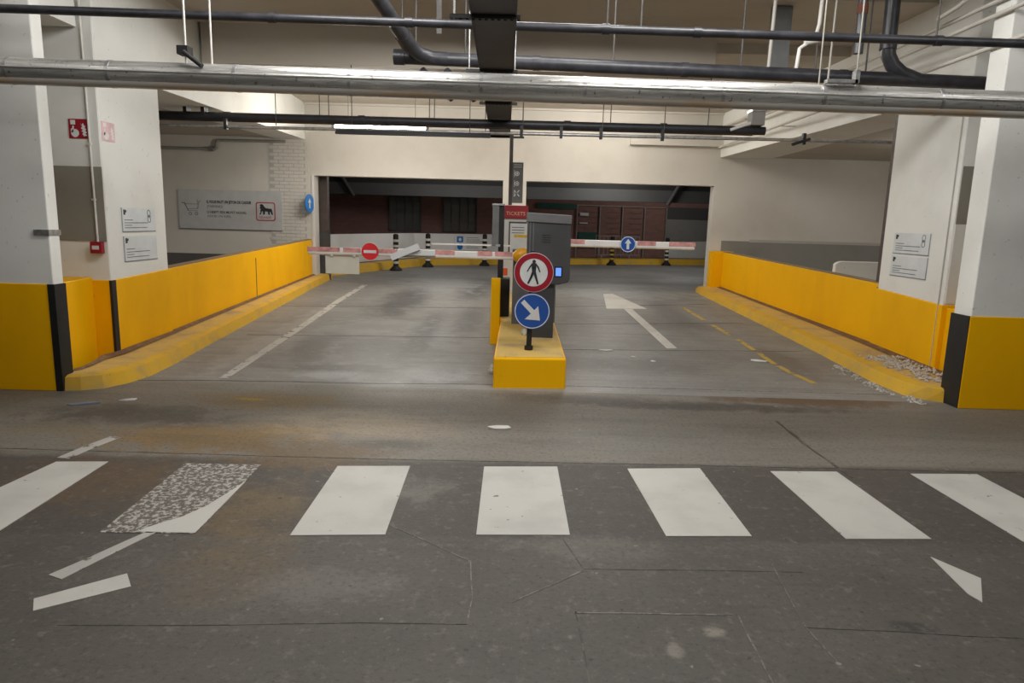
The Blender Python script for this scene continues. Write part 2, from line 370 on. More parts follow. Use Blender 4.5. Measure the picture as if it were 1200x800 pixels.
def ramp_mat():
    m, nt, b = node_mat('brushed_ramp_concrete')
    p = pos(nt)
    big = noise(nt, 0.7, 6, 0.6, vec=p); mid = noise(nt, 3.2, 6, 0.62, vec=p); broom = noise(nt, 5.0, 5, 0.7, vec=p, stretch=(0.10, 2.2, 1)); fine = noise(nt, 70, 3, vec=p)
    c = mixc(nt, ramp(nt, big, 0.3, 0.7), (0.205, 0.197, 0.185), (0.275, 0.268, 0.255))
    c = mixc(nt, math_n(nt, 'MULTIPLY', ramp(nt, broom, 0.45, 0.66), 0.55), c, (0.155, 0.147, 0.136))
    for cx, cy, rx, ry, col, s in (
        (-1.7, 8.3, 1.0, 0.9, (0.12, 0.113, 0.105), 0.6), (-1.9, 7.3, 0.9, 0.25, (0.10, 0.095, 0.088), 0.6), (1.2, 7.9, 1.3, 0.5, (0.15, 0.14, 0.13), 0.6),
        (-2.1, 12.5, 0.5, 2.8, (0.09, 0.087, 0.085), 0.7), (-1.3, 9.6, 0.22, 2.2, (0.10, 0.096, 0.09), 0.6), (-2.5, 8.4, 0.35, 1.2, (0.11, 0.105, 0.098), 0.6), (-0.75, 10.5, 0.25, 2.0, (0.11, 0.105, 0.10), 0.6), (1.0, 11.0, 0.3, 2.5, (0.13, 0.125, 0.12), 0.5), (2.7, 11.5, 0.3, 2.5, (0.14, 0.135, 0.13), 0.5), (-0.9, 14.5, 0.45, 2.4, (0.075, 0.073, 0.07), 0.7), (-1.6, 15.5, 1.2, 2.0, (0.33, 0.33, 0.33), 0.6),
        (-3.2, 9.0, 0.25, 3.0, (0.33, 0.32, 0.30), 0.5), (-2.0, 10.0, 0.9, 0.8, (0.32, 0.315, 0.305), 0.5), (-0.9, 7.1, 0.5, 0.3, (0.34, 0.34, 0.335), 0.5),
        (-1.9, 7.0, 0.5, 0.22, (0.33, 0.33, 0.325), 0.5), (3.3, 8.2, 0.3, 1.0, (0.13, 0.11, 0.09), 0.5), (2.0, 16.5, 4.0, 0.6, (0.12, 0.117, 0.112), 0.5), (2.0, 14.3, 3.0, 0.9, (0.32, 0.318, 0.31), 0.5)):
        c = mixc(nt, math_n(nt, 'MULTIPLY', blotch(nt, p, (cx, cy), rx, ry, mid), min(.92, s * 1.35)), c, col)
    sp = noise(nt, 14, 2, 0.5, vec=p)
    c = mixc(nt, math_n(nt, 'MULTIPLY', ramp(nt, sp, 0.74, 0.77), 0.6), c, (0.45, 0.44, 0.42))
    g1 = noise(nt, 12, 7, 0.7, vec=p); g2 = noise(nt, 30, 6, 0.72, vec=p)
    c = mixc(nt, math_n(nt, 'MULTIPLY', ramp(nt, g1, 0.53, 0.70), 0.30), c, (0.37, 0.36, 0.34))
    c = mixc(nt, math_n(nt, 'MULTIPLY', math_n(nt, 'SUBTRACT', 1.0, ramp(nt, g2, 0.33, 0.50)), 0.40), c, (0.12, 0.115, 0.105))
    nt.links.new(c, b.inputs['Base Color'])
    nt.links.new(math_n(nt, 'ADD', math_n(nt, 'MULTIPLY', mid, 0.3), 0.36), b.inputs['Roughness'])
    b.inputs['Specular IOR Level'].default_value = 0.4
    bump(nt, b, math_n(nt, 'ADD', fine, math_n(nt, 'MULTIPLY', broom, 0.8)), 0.2, 0.006)
    return m
RAMPM = ramp_mat()
def paint_mat(name, col, wear, scale=7.0, grime=0.3):
    """road paint, worn through to the asphalt where the mask says so"""
    m, nt, b = node_mat(name)
    f = noise(nt, scale, 7, 0.68); g = noise(nt, 2.2, 5)
    c = mixc(nt, math_n(nt, 'MULTIPLY', ramp(nt, g, 0.4, 0.75), grime), col, tuple(a * 0.72 for a in col))
    c = mixc(nt, ramp(nt, f, wear, wear + 0.05), c, (0.12, 0.105, 0.09))
    k = noise(nt, 21, 2, 0.5)
    c = mixc(nt, math_n(nt, 'MULTIPLY', ramp(nt, k, 0.72, 0.75), 0.75), c, (0.06, 0.055, 0.05))
    nt.links.new(c, b.inputs['Base Color']); b.inputs['Roughness'].default_value = 0.6
    bump(nt, b, noise(nt, 60, 3), 0.2, 0.004)
    return m
ROADW = paint_mat('road_paint_white', (0.58, 0.565, 0.525), 0.655, 8.0, 0.6)
ROADWW = paint_mat('road_paint_white_worn', (0.46, 0.44, 0.405), 0.455, 34.0)
ROADF = paint_mat('road_paint_white_faint', (0.46, 0.44, 0.41), 0.55, 9.0)
ROADY = paint_mat('road_paint_yellow_worn', (0.52, 0.36, 0.07), 0.55, 8.0)
CRACK = paint_mat('crack_dark', (0.055, 0.050, 0.045), 0.50, 9.0, 0.0)
SEAM = paint_mat('joint_pale', (0.22, 0.205, 0.185), 0.47, 14.0, 0.3)
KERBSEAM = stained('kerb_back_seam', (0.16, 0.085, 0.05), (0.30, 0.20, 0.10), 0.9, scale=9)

# ------------------------------------------------------------------ the setting
RS, RY, FLAT = 0.03, 6.6, 16.0
def gz(x, y): return 0.0 if y < RY else RS * (min(y, FLAT) - RY)
def struct(o): o['kind'] = 'structure'; return o

fl = MB().add([(-14, -7, 0), (14, -7, 0), (14, RY, 0), (-14, RY, 0)], [(0, 1, 2, 3)]).build('floor', FLOOR); struct(fl)
MB().add([(-14, RY, 0), (14, RY, 0), (14, FLAT, gz(0, 99)), (-14, FLAT, gz(0, 99)), (14, 34, gz(0, 99)), (-14, 34, gz(0, 99))],
         [(0, 1, 2, 3), (3, 2, 4, 5)]).build('ramp_slab', RAMPM, fl)
STRIPES = [[(-3.02, 4.29), (-2.69, 4.32), (-2.64, 3.29), (-3.10, 3.27)], [(-2.18, 4.33), (-1.68, 4.34), (-1.64, 3.32), (-2.13, 3.30)],
           [(-1.17, 4.36), (-0.69, 4.40), (-0.66, 3.37), (-1.15, 3.33)], [(-0.19, 4.43), (0.31, 4.47), (0.32, 3.43), (-0.18, 3.40)],
           [(0.79, 4.47), (1.30, 4.52), (1.31, 3.48), (0.84, 3.45)], [(1.78, 4.50), (2.25, 4.53), (2.30, 3.51), (1.82, 3.48)],
           [(2.76, 4.53), (3.24, 4.56), (3.28, 3.53), (2.80, 3.51)]]
for i, q in enumerate(STRIPES):
    MB().prism(q[::-1], -0.004, 0.003).build('crossing_stripe', ROADWW if i == 1 else ROADW, fl)
MB().prism([(-1.95, 3.32), (-1.645, 3.325), (-1.655, 3.75), (-1.665, 4.05), (-1.70, 3.85), (-1.74, 3.66), (-1.80, 3.52), (-1.90, 3.40)], -0.004, 0.0036).build('crossing_stripe_remnant', ROADW, fl)
def ragged(pts, amp, n=9):
    o = []
    for a, b_ in zip(pts[:-1], pts[1:]):
        L_ = math.hypot(b_[0] - a[0], b_[1] - a[1]); m_ = max(2, int(L_ / .12))
        for k in range(m_):
            t = k / m_; o.append((a[0] + (b_[0] - a[0]) * t + random.uniform(-amp, amp), a[1] + (b_[1] - a[1]) * t + random.uniform(-amp, amp)))
    return o + [pts[-1]]
def line(name, pts, wid, mat, dz=0.003): return MB().ribbon(pts, wid, gz, dz).build(name, mat, fl)
line('lane_line', [(-2.96, 6.75), (-3.00, 7.73), (-3.04, 8.72), (-3.10, 10.21), (-3.22, 12.27), (-3.26, 14.45), (-3.21, 17.58)], [.09, .11, .12, .12, .12, .12, .12], ROADF)
line('edge_line', [(-2.06, 2.85), (-1.99, 3.02), (-1.92, 3.20), (-1.87, 3.32)], [.09, .07, .06, .05], ROADF)
MB().prism([(-2.03, 2.67), (-1.97, 2.58), (-1.68, 2.79), (-1.76, 2.90)], -0.004, 0.003).build('lane_dash', ROADW, fl)
MB().prism([(2.17, 3.30), (2.13, 2.94), (2.15, 2.87), (2.29, 3.09)], -0.004, 0.003).build('give_way_triangle', ROADW, fl)
line('worn_dash', [(-3.02, 4.36), (-2.99, 4.59), (-2.94, 4.83)], .09, ROADF)
for a, b_ in (((3.08, 12.62), (3.11, 11.2)), ((3.12, 10.75), (3.15, 9.9)), ((3.16, 9.6), (3.15, 8.85)), ((3.15, 8.7), (3.13, 8.1)), ((3.14, 8.0), (3.17, 7.65)), ((3.18, 7.6), (3.24, 7.22))):
    line('yellow_line_piece', [a, b_], .07, ROADY)
MB().prism([(1.99, 8.85), (2.13, 8.88), (2.08, 12.2), (1.93, 12.2)], lambda x, y: gz(x, y) - .004, lambda x, y: gz(x, y) + .003).build('arrow_shaft', ROADW, fl)
MB().prism([(1.61, 12.15), (2.36, 12.28), (2.0, 14.3), (1.80, 14.2)], lambda x, y: gz(x, y) - .004, lambda x, y: gz(x, y) + .004).build('arrow_head', ROADW, fl)
for pts, wd, mt in (([(-3.9, 6.58), (-3.4, 6.62), (-2.92, 6.66), (-2.26, 6.70), (-1.49, 6.71), (-0.37, 6.80), (-0.22, 6.8)], .022, CRACK), ([(0.53, 6.83), (1.55, 6.84), (2.43, 6.84), (3.9, 6.84)], .02, SEAM),
                    ([(-1.81, 2.49), (-1.19, 2.52), (-0.61, 2.57), (-0.17, 2.58)], .006, CRACK), ([(-0.17, 2.58), (-0.16, 2.79), (-0.19, 3.11)], .006, SEAM),
                    ([(-0.19, 3.11), (-0.43, 3.31), (-0.86, 3.64), (-1.26, 4.37)], .008, SEAM), ([(0.28, 2.69), (0.64, 2.70), (0.97, 2.71)], .009, SEAM),
                    ([(0.29, 2.70), (0.30, 2.45), (0.305, 2.2)], .008, CRACK), ([(0.99, 2.70), (0.985, 2.45), (0.98, 2.2)], .008, SEAM), ([(2.29, 5.77), (2.28, 5.04), (2.31, 4.42)], .03, CRACK),
                    ([(0.28, 3.38), (0.36, 3.07), (0.9, 3.09), (1.43, 3.10)], .006, CRACK), ([(0.02, 2.76), (0.21, 2.92), (0.36, 3.06)], .012, SEAM),
                    ([(1.25, 2.63), (1.66, 2.62), (1.91, 2.60), (2.4, 2.6)], .006, CRACK), ([(1.31, 3.18), (1.25, 2.63), (1.28, 2.41)], .007, SEAM), ([(-4, 4.52), (-1, 4.52), (1.3, 4.58), (3.6, 4.62)], .012, CRACK),
                    ([(-3.6, 8.99), (-0.3, 9.25)], .03, CRACK), ([(0.6, 10.45), (3.7, 11.05)], .03, CRACK), ([(0.6, 12.21), (3.7, 13.12)], .035, CRACK), ([(0.6, 8.6), (3.8, 8.9)], .02, CRACK), ([(-4, 11.5), (-.3, 11.9)], .03, CRACK)):
    q_ = ragged(pts, .35 * min(wd, .012)); line('floor_joint', q_, [wd * random.uniform(.45, 1.1) for _ in q_], mt, 0.0015)

# ceilings, beams and far walls
struct(MB().box((-14, -7, 5.2), (14, 8.1, 5.4)).build('ceiling', CEIL))
struct(MB().box((-5.2, 8.1, 4.15), (5.2, 10.0, 5.4)).build('trim_1', CEIL))
struct(MB().box((-4.3, 9.6, 3.64), (2.55, 10.2, 4.16)).build('trim_2', CEIL))
struct(MB().box((2.45, 10.0, 4.15), (5.2, 12.4, 4.4)).build('trim_3', CEIL))
struct(MB().box((-5.2, 10.0, 4.02), (5.2, 15.3, 4.4)).build('trim_4', CEIL))
# long side beams over the low walls, and the lower slabs of the side bays
struct(MB().prism([(-5.2, 7.2), (-4.25, 7.2), (-4.27, 8.3), (-4.60, 15.05), (-5.2, 15.05)], lambda x, y: 3.08 + .028 * (y - 8.3), 4.3).build('trim_5', WHITE_COL))
struct(MB().prism([(4.62, 7.45), (5.3, 7.45), (5.3, 15.05), (4.24, 15.05), (4.58, 8.7)], 3.12, 4.3).build('trim_6', WHITE_COL))
struct(MB().box((-9, 7.3, 3.30), (-5.1, 15.2, 3.5)).build('trim_7', CEIL))
struct(MB().box((5.2, 7.5, 3.14), (9, 15.2, 3.5)).build('trim_8', CEIL))
struct(MB().box((-6.4, -7, 3.42), (-4.40, 7.085, 5.3)).build('trim_9', WHITE_COL))
struct(MB().box((4.95, -7, 3.52), (6.4, 7.4, 5.3)).build('trim_10', WHITE_COL))
# back wall with the wide opening (piers, centre pillar, lintel)
wb = MB().box((-9, 15, 0), (-4.42, 15.3, 4.3)).box((4.16, 15, 0), (9, 15.3, 4.3)).box((-4.42, 15, 2.53), (4.16, 15.3, 4.3)).build('wall_back', WALL_CREAM); struct(wb)
MB().box((-.36, 15.0, .25), (.14, 15.3, 2.53)).build('centre_pillar', WALL_CREAM, wb)
MB().box((2.3, 14.86, 3.33), (4.28, 15.0, 3.46)).build('downstand', WALL_CREAM, wb)
MB().box((-4.62, 14.93, 3.98), (4.3, 15.0, 4.03)).build('ledge', WALL_CREAM, wb)
MB().box((-9, 14.985, 0), (-4.6, 15.0, .80)).build('dado', DADO, wb)
MB().box((4.4, 14.985, 0), (9, 15.0, 1.38)).build('dado', OUTG, wb)
MB().box((5.0, 14.98, 1.36), (9, 15.0, 1.42)).build('dado_edge', SIDE_WALL, wb)
MB().box((-4.47, 14.97, .9), (-4.42, 15.0, 2.53)).build('jamb_strip', LOWW, wb)
MB().box((-5.37, 14.990, .99), (-4.60, 15.0, 3.21)).build('shaded_mortar_bed', SIDE_WALL, wb)  # darker backing; the shade of the joints is put into its colour
bm = MB().box((-.1, -.012, -.03), (.1, .012, .03)); first = None
for r in range(30):
    for c in range(4):
        x = -5.28 + .215 * c + (.1075 if r % 2 else 0); z = 1.02 + .074 * r
        if x > -4.58 or z > 3.2: continue
        if first is None:
            first = bm.build('brick', WALL_CREAM, wb); o = first
        else:
            o = first.copy(); COL.objects.link(o)
        o.location = (x + random.uniform(-.004, .004), 14.995 - random.uniform(-.004, .006), z)
struct(MB().box((-9.2, 6.6, 0), (-8.9, 15.3, 4)).build('wall_left', SIDE_WALL))
struct(MB().box((8.9, 6.6, 0), (9.2, 15.3, 4)).build('wall_right', SIDE_WALL))
struct(MB().box((-14, -7.3, 0), (14, -7, 5.4)).build('wall_front', WHITE_COL))
struct(MB().box((-14.2, -7, 0), (-14, 7, 5.4)).build('wall_aisle_left', WHITE_COL))
struct(MB().box((14, -7, 0), (14.2, 7, 5.4)).build('wall_aisle_right', WHITE_COL))
# recess walls beside the two columns, facing the aisle
rw = struct(MB().box((-14, 7.12, 0), (-4.8, 7.35, 5.3)).build('wall_recess_left', RECESS))
rr = struct(MB().box((5.2, 7.42, 0), (14, 7.6, 5.3)).build('wall_recess_right', RECESS))
# low yellow walls
def low_wall(name, a, b_, t, h0, h1, side):
    (xa, ya), (xb, yb) = a, b_
    ft = [(xa, ya), (xb, yb), (xb + t * side, yb), (xa + t * side, ya)]
    if side > 0: ft = [ft[0], ft[3], ft[2], ft[1]]
    hh = lambda x, y: gz(x, y) + h0 + (h1 - h0) * (y - ya) / (yb - ya)
    o = MB().prism(ft, lambda x, y: gz(x, y) - .05, hh).build(name, YELLOW, None, .012); struct(o)
    ct = [(x + (-side * .012 if k in ((0, 1) if side < 0 else (0, 3)) else 0), y) for k, (x, y) in enumerate(ft)]
    MB().prism([(x + (.10 * side if False else 0), y) for x, y in ft], hh, lambda x, y: hh(x, y) + .012).build('coping', COPING, o)
    return o
lw = low_wall('wall_low_left', (-4.262, 8.3), (-4.49, 14.96), .12, .93, .915, -1)
rwl = low_wall('wall_low_right', (4.632, 8.8), (4.37, 14.7), .14, .935, .90, 1)
MB().prism([(4.14, 14.72), (4.6, 14.72), (4.6, 14.98), (4.14, 14.98)], .15, 1.155).build('end_return', YELLOW, rwl, .01)
for yy in (8.32, 11.4): MB().box((-4.30 - .034 * (yy - 8.3), yy - .005, .1), (-4.255 - .034 * (yy - 8.3), yy + .005, .95)).build('joint', CRACK, lw)
MB().box((4.622, 8.80, .08), (4.64, 8.81, .95)).build('joint', CRACK, rwl)

# columns
lc = thing('concrete_column', (-4.6, 7.7, 0), 'white concrete column bearing pale notices and a faded red sticker, yellow plinth', 'column')
MB().box((-4.95, 7.11, 0), (-4.25, 8.3, 5.3)).build('shaft', WHITE_COL, lc, .012)
MB().prism([(-4.96, 7.10), (-4.240, 7.10), (-4.240, 8.302), (-4.96, 8.302)], 0, lambda x, y: .935 + .035 * (y - 7.1)).build('yellow_plinth', YELLOW, lc, .008)
MB().box((-4.262, 7.092, .0), (-4.234, 7.17, .935)).build('black_corner_stripe', BLACKP, lc)
rc = thing('concrete_column', (5.0, 8.1, 0), 'white concrete column with two stacked notices, rising from yellow plinth near chips', 'column')
MB().box((4.62, 7.41, 0), (5.3, 8.78, 5.3)).build('shaft', WHITE_COL, rc, .012)
MB().prism([(4.61, 7.40), (5.31, 7.40), (5.31, 8.80), (4.61, 8.80)], 0, lambda x, y: .885 + .04 * (y - 7.4)).build('yellow_plinth', YELLOW, rc, .008)
MB().box((4.605, 7.47, .1), (4.622, 7.478, 3.0)).build('edge_joint', SIDE_WALL, rc)
dp = MB().box((4.66, 8.80, .9), (4.80, 8.92, 3.1)).build('dark_edge_strip', BROWNST)  # narrow dark strip along the column's back edge
tag(dp, 'narrow dark brown strip running up the back edge of the notice column', 'pipe casing')
# piers at the corners of the aisle
lp = thing('corner_pier', (-5, 6.2, 0), 'white pier edge with yellow base and black stripe, beside the red call point', 'pier')
MB().box((-6.4, 6.10, 0), (-4.17, 6.24, 5.19)).build('shaft', WHITE_COL, lp, .01)
MB().box((-6.41, 6.09, 0), (-4.165, 6.235, .985)).build('yellow_base', YELLOW, lp, .006)
MB().box((-4.22, 6.085, 0), (-4.155, 6.245, .985)).build('black_stripe', BLACKP, lp)
MB().box((-4.30, 6.086, 1.42), (-4.163, 6.25, 1.47)).build('steel_strap', STEEL, lp)
ls = MB().prism([(-6.4, 6.24), (-4.31, 6.24), (-4.44, 7.10), (-6.4, 7.10)], 0, .965).build('yellow_upstand', YELLOW, None, .01)
tag(ls, 'yellow upstand filling the recess below the red call point', 'upstand')
rp = thing('corner_pier', (5, 6.5, 0), 'yellow pier base with a broad black stripe, behind the spilled pale chips', 'pier')
MB().box((4.27, 6.40, 0), (6.4, 6.66, 5.19)).build('shaft', WHITE_COL, rp, .01)
MB().box((4.262, 6.39, 0), (6.41, 6.668, .89)).build('yellow_base', YELLOW, rp, .006)
MB().box((4.254, 6.395, 0), (4.30, 6.675, .89)).build('black_stripe', BLACKP, rp)
rs2 = MB().box((4.66, 6.67, 0), (6.4, 7.40, .86)).build('yellow_upstand', YELLOW, None, .01)
tag(rs2, 'yellow upstand between the broad black stripe and the notice column', 'upstand')
MB().box((-14, 7.108, 1.34), (-4.96, 7.12, 2.09)).build('taupe_band', BAND, rw)
MB().box((-4.955, 7.10, 1.34), (-4.262, 7.112, 2.09)).build('taupe_band', BAND, lc)
MB().box((4.64, 7.40, 1.75), (5.3, 7.412, 2.35)).build('taupe_band', BAND, rc)
MB().box((-4.955, 7.101, 2.09), (-4.262, 7.113, 3.6)).build('grey_front_sheet', RECESS, lc)  # greyer sheet laid over the column front
MB().box((4.64, 7.401, .9), (5.3, 7.413, 1.75)).build('grey_front_sheet', RECESS, rc)

# kerbs
def kerb(name, bot, back, h, label, cat='kerb'):
    """bot: outer bottom edge on the road, back: the line it leans against (same count)"""
    o = thing(name, (bot[0][0], bot[0][1], 0), label, cat)
    n = len(bot); f = MB(); t = MB()
    for i in range(n - 1):
        a, b_, c, d = bot[i], bot[i + 1], back[i + 1], back[i]
        za, zb = gz(*a), gz(*b_)
        def inn(p, q, k): return (p[0] + (q[0] - p[0]) * k, p[1] + (q[1] - p[1]) * k)
        A = inn(a, d, .10); B = inn(b_, c, .10); A2 = inn(a, d, .28); B2 = inn(b_, c, .28)
        f.add([(*a, za - .02), (*b_, zb - .02), (*B, zb + h * .88), (*A, za + h * .88)], [(0, 1, 2, 3)])
        f.add([(*A, za + h * .88), (*B, zb + h * .88), (*B2, zb + h), (*A2, za + h)], [(0, 1, 2, 3)])
        t.add([(*A2, za + h), (*B2, zb + h), (*c, zb + h * 1.06), (*d, za + h * 1.06)], [(0, 1, 2, 3)])
    a, d = bot[0], back[0]
    f.add([(*d, gz(*d) - .02), (*a, gz(*a) - .02), (*a, gz(*a) + h * .6), (*d, gz(*d) + h)], [(0, 1, 2, 3)])
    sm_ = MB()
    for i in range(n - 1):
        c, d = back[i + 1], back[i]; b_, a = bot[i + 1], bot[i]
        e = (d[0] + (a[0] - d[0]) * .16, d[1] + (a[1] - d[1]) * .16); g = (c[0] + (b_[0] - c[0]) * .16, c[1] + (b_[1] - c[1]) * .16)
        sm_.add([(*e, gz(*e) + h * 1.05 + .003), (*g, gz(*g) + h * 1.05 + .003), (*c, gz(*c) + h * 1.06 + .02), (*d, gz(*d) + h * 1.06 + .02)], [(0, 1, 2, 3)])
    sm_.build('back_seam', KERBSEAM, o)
    f.build('kerb_face', KERB, o); t.build('kerb_top', KERBTOP, o)
    return o
lb = [(-4.16, 6.10), (-4.02, 6.13), (-3.86, 6.22), (-3.76, 6.45), (-3.70, 6.78), (-3.71, 7.26), (-3.79, 8.29), (-3.88, 9.72), (-4.03, 12.12), (-4.15, 13.81), (-4.22, 15.6)]
lbk = [(-4.18, 6.30), (-4.16, 6.4), (-4.2, 6.6), (-4.28, 6.9), (-4.23, 7.12), (-4.24, 7.5), (-4.26, 8.4), (-4.31, 9.8), (-4.39, 12.2), (-4.45, 13.9), (-4.50, 15.6)]
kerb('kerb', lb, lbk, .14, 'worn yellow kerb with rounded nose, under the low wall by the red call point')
rb = [(4.26, 6.60), (4.10, 6.70), (3.98, 6.84), (3.92, 7.37), (3.95, 8.75), (3.95, 10.73), (3.92, 12.77), (3.90, 14.95)]
rbk = [(4.28, 6.70), (4.45, 6.85), (4.62, 7.2), (4.61, 7.6), (4.62, 8.9), (4.55, 10.8), (4.46, 12.9), (4.36, 14.95)]
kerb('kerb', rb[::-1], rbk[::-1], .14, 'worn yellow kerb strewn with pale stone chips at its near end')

# traffic island
isl = thing('traffic_island', (.15, 6.67, 0), 'raised yellow kerb island carrying the ticket machines and round signs', 'traffic island')
ih = lambda x, y: .31 + RS * (y - 6.6)
MB().prism([(-.215, 6.67), (.515, 6.72), (.50, 9.0), (.45, 13.6), (-.31, 13.6), (-.31, 9.08), (-.205, 9.02)], lambda x, y: gz(x, y) - .05, ih).build('island_body', YELLOW, isl, .02)
MB().prism([(-.195, 6.70), (.495, 6.745), (.48, 9.0), (.43, 13.5), (-.185, 13.5), (-.185, 9.0)], lambda x, y: ih(x, y) - .01, lambda x, y: ih(x, y) + .004).build('worn_top', KERBTOP, isl)

# ------------------------------------------------------------------ street side beyond the opening
ZF = gz(0, 99)
ow = struct(MB().prism([(-9, 21.9), (9.5, 26.75), (9.4, 27.05), (-9.1, 22.2)], 0, 3.4).build('wall_outside', BRICK))
u_out = Vector((9.5 + 9, 26.75 - 21.9, 0)).normalized()
def on_out(x, off=0.0):
    """point of the brick wall's face at that x"""
    return Vector((x, 21.9 + (x + 9) * (26.75 - 21.9) / 18.5, 0)) + Vector((u_out.y, -u_out.x, 0)) * off
def out_frame(x, z, off): p = on_out(x, off); return (Vector((p.x, p.y, z)), u_out, Z)
for k, (xa, xb) in enumerate(((-4.35, -3.30), (-2.60, -1.46))):
    wn = thing('window_%d' % (k + 1), tuple(on_out(xa)), '', ''); del wn['label']; del wn['category']; wn['kind'] = 'structure'
    fr = out_frame(xa, 1.27, 0.0); W_ = (xb - xa) / u_out.x; H_ = 1.25
    f = MB()
    f.flat(rect(0, 0, W_, .05), fr, 0, .05).flat(rect(0, H_ - .05, W_, H_), fr, 0, .05).flat(rect(0, 0, .05, H_), fr, 0, .05).flat(rect(W_ - .05, 0, W_, H_), fr, 0, .05)
    for i in range(1, 4): f.flat(rect(W_ * i / 4 - .012, 0, W_ * i / 4 + .012, H_), fr, 0, .04).flat(rect(0, H_ * i / 4 - .012, W_, H_ * i / 4 + .012), fr, 0, .04)
    f.build('window_frame', WINF, wn)
    for i in range(4):
        for j in range(4):
            MB().flat(rect(W_ * i / 4 + .014, H_ * j / 4 + .014, W_ * (i + 1) / 4 - .014, H_ * (j + 1) / 4 - .014), fr, .008, .008).build('pane', GLASS, wn)
# near-black roof, grey edge beam, raking struts
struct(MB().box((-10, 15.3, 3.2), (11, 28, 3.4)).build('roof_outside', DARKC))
MB().prism([(-9, 20.95), (10, 20.95), (10, 21.15), (-9, 21.15)], 2.70, 3.2).build('trim_12', DARKC)['kind'] = 'structure'  # added near-black box; the unlit gap over the beam is in its colour
gb = struct(MB().prism([(-9, 20.9), (10, 20.9), (10, 21.2), (-9, 21.2)], 2.36, 2.71).build('trim_11', BEAMG))
for x0, z0, x1, z1 in ((-5.35, 2.95, -4.95, 2.30), (4.78, 2.95, 4.42, 2.28)):
    MB().cyl((x0, 20.8, z0), (x1, 20.8, z1), .06, 6).build('raking_strut', BEAMG, gb)
# left flank: brown steel stanchion and dark plate at the opening's edge
st = MB().box((-4.43, 15.42, ZF - .02), (-4.26, 15.58, 3.2)).build('steel_stanchion', BROWNST, None, .008)
tag(st, 'brown steel stanchion just inside the left edge of the opening', 'stanchion')
gp = thing('guard_plate', (-4.45, 15.4, ZF), 'dark steel plate guarding the foot of the brown stanchion', 'guard plate')
MB().box((-4.50, 15.34, ZF - .04), (-4.20, 15.40, 1.32)).build('plate', GUARD, gp, .006)
MB().cyl((-4.42, 15.33, .95), (-4.30, 15.33, .42), .008, 6).build('brace_rod', ROD, gp)
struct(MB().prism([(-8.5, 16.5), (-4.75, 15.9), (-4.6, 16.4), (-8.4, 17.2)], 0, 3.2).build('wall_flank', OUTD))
# white low wall and far yellow kerb
Wl = [(-4.75, 15.9), (-4.35, 17.6), (-3.2, 21.2), (-.75, 22.9), (.9, 23.65)]
def poly_wall(name, pts, t, z0, z1, mat, parent=None):
    m = MB()
    for a, b_ in zip(pts[:-1], pts[1:]):
        d = (Vector(b_) - Vector(a)).normalized(); n = Vector((-d.y, d.x)) * t
        m.prism([a, b_, (b_[0] + n.x, b_[1] + n.y), (a[0] + n.x, a[1] + n.y)], z0, z1)
    return m.build(name, mat, parent)
lo = struct(poly_wall('wall_low_outside', Wl, .16, ZF - .1, 1.245, LOWW))
lo2 = struct(poly_wall('wall_low_outside_right', [(5.15, 25.62), (8.2, 26.35)], .16, ZF - .1, 1.25, LOWW))
kb = [(-4.6, 15.75), (-4.03, 17.3), (-3.45, 19.2), (-2.75, 21.0), (-.5, 22.45), (3.0, 24.15), (7.6, 25.7)]
kk = [(-4.8, 15.85), (-4.33, 17.5), (-3.8, 19.35), (-3.1, 21.25), (-.72, 22.85), (2.85, 24.55), (7.5, 26.1)]
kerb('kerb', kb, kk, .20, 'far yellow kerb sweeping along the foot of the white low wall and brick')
# sign on the white low wall
d_ = (Vector((-.75, 22.9, 0)) - Vector((-3.2, 21.2, 0))).normalized()
p_ = Vector((-3.2, 21.2, 0)) + d_ * 1.42; fr = (Vector((p_.x, p_.y, .72)) + Vector((d_.y, -d_.x, 0)) * .01, d_, Z)
sg = thing('wall_sign', tuple(fr[0]), 'white sign with two blue pictograms on the far low wall', 'sign')
MB().flat(rect(0, 0, 1.35, .48), fr, 0, .012).build('sign_panel', LOWW, sg)
MB().flat(rect(.07, .26, .30, .45), fr, .012, .004).build('blue_pictogram', SIGNB2, sg)
MB().flat(circle((.185, .35), .055, 16), fr, .016, .003).build('pictogram_mark', SIGNW, sg)
MB().flat(circle((.185, .13), .105, 24), fr, .012, .004).build('blue_pictogram', SIGNB2, sg)
for v in (.40, .33, .27, .14, .08): MB().flat(rect(.42, v, .42 + random.uniform(.45, .7), v + .018), fr, .012, .003).build('fine_print', INKG, sg)
# grid-framed brick panel, rack, green boards, greys at the right
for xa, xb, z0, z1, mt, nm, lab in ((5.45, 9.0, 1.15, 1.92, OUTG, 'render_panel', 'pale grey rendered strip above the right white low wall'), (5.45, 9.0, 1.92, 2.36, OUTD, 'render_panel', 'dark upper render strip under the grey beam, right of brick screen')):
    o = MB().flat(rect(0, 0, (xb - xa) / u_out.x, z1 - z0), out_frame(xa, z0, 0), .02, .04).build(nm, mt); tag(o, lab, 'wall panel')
sc = thing('framed_screen', tuple(on_out(2.05, .05)), 'brick screen divided by thin pale metal uprights, behind the wire rack', 'screen')
fr = out_frame(2.05, .46, .04); W_ = 3.36 / u_out.x; H_ = 1.88
for i in range(5): MB().flat(rect(W_ * i / 4 - .018, 0, W_ * i / 4 + .018, H_), fr, 0, .05).build('upright', FRAMEG, sc)
for v in (0, H_ - .03): MB().flat(rect(0, v, W_, v + .03), fr, 0, .045).build('rail', FRAMEG, sc)
for i in range(3):
    for j in range(7): MB().flat(rect(W_ * i / 4 + .86 * .3, .5 + j * .19, W_ * (i + 1) / 4 - .1, .508 + j * .19), fr, 0, .012).build('thin_bar', BROWNST, sc)
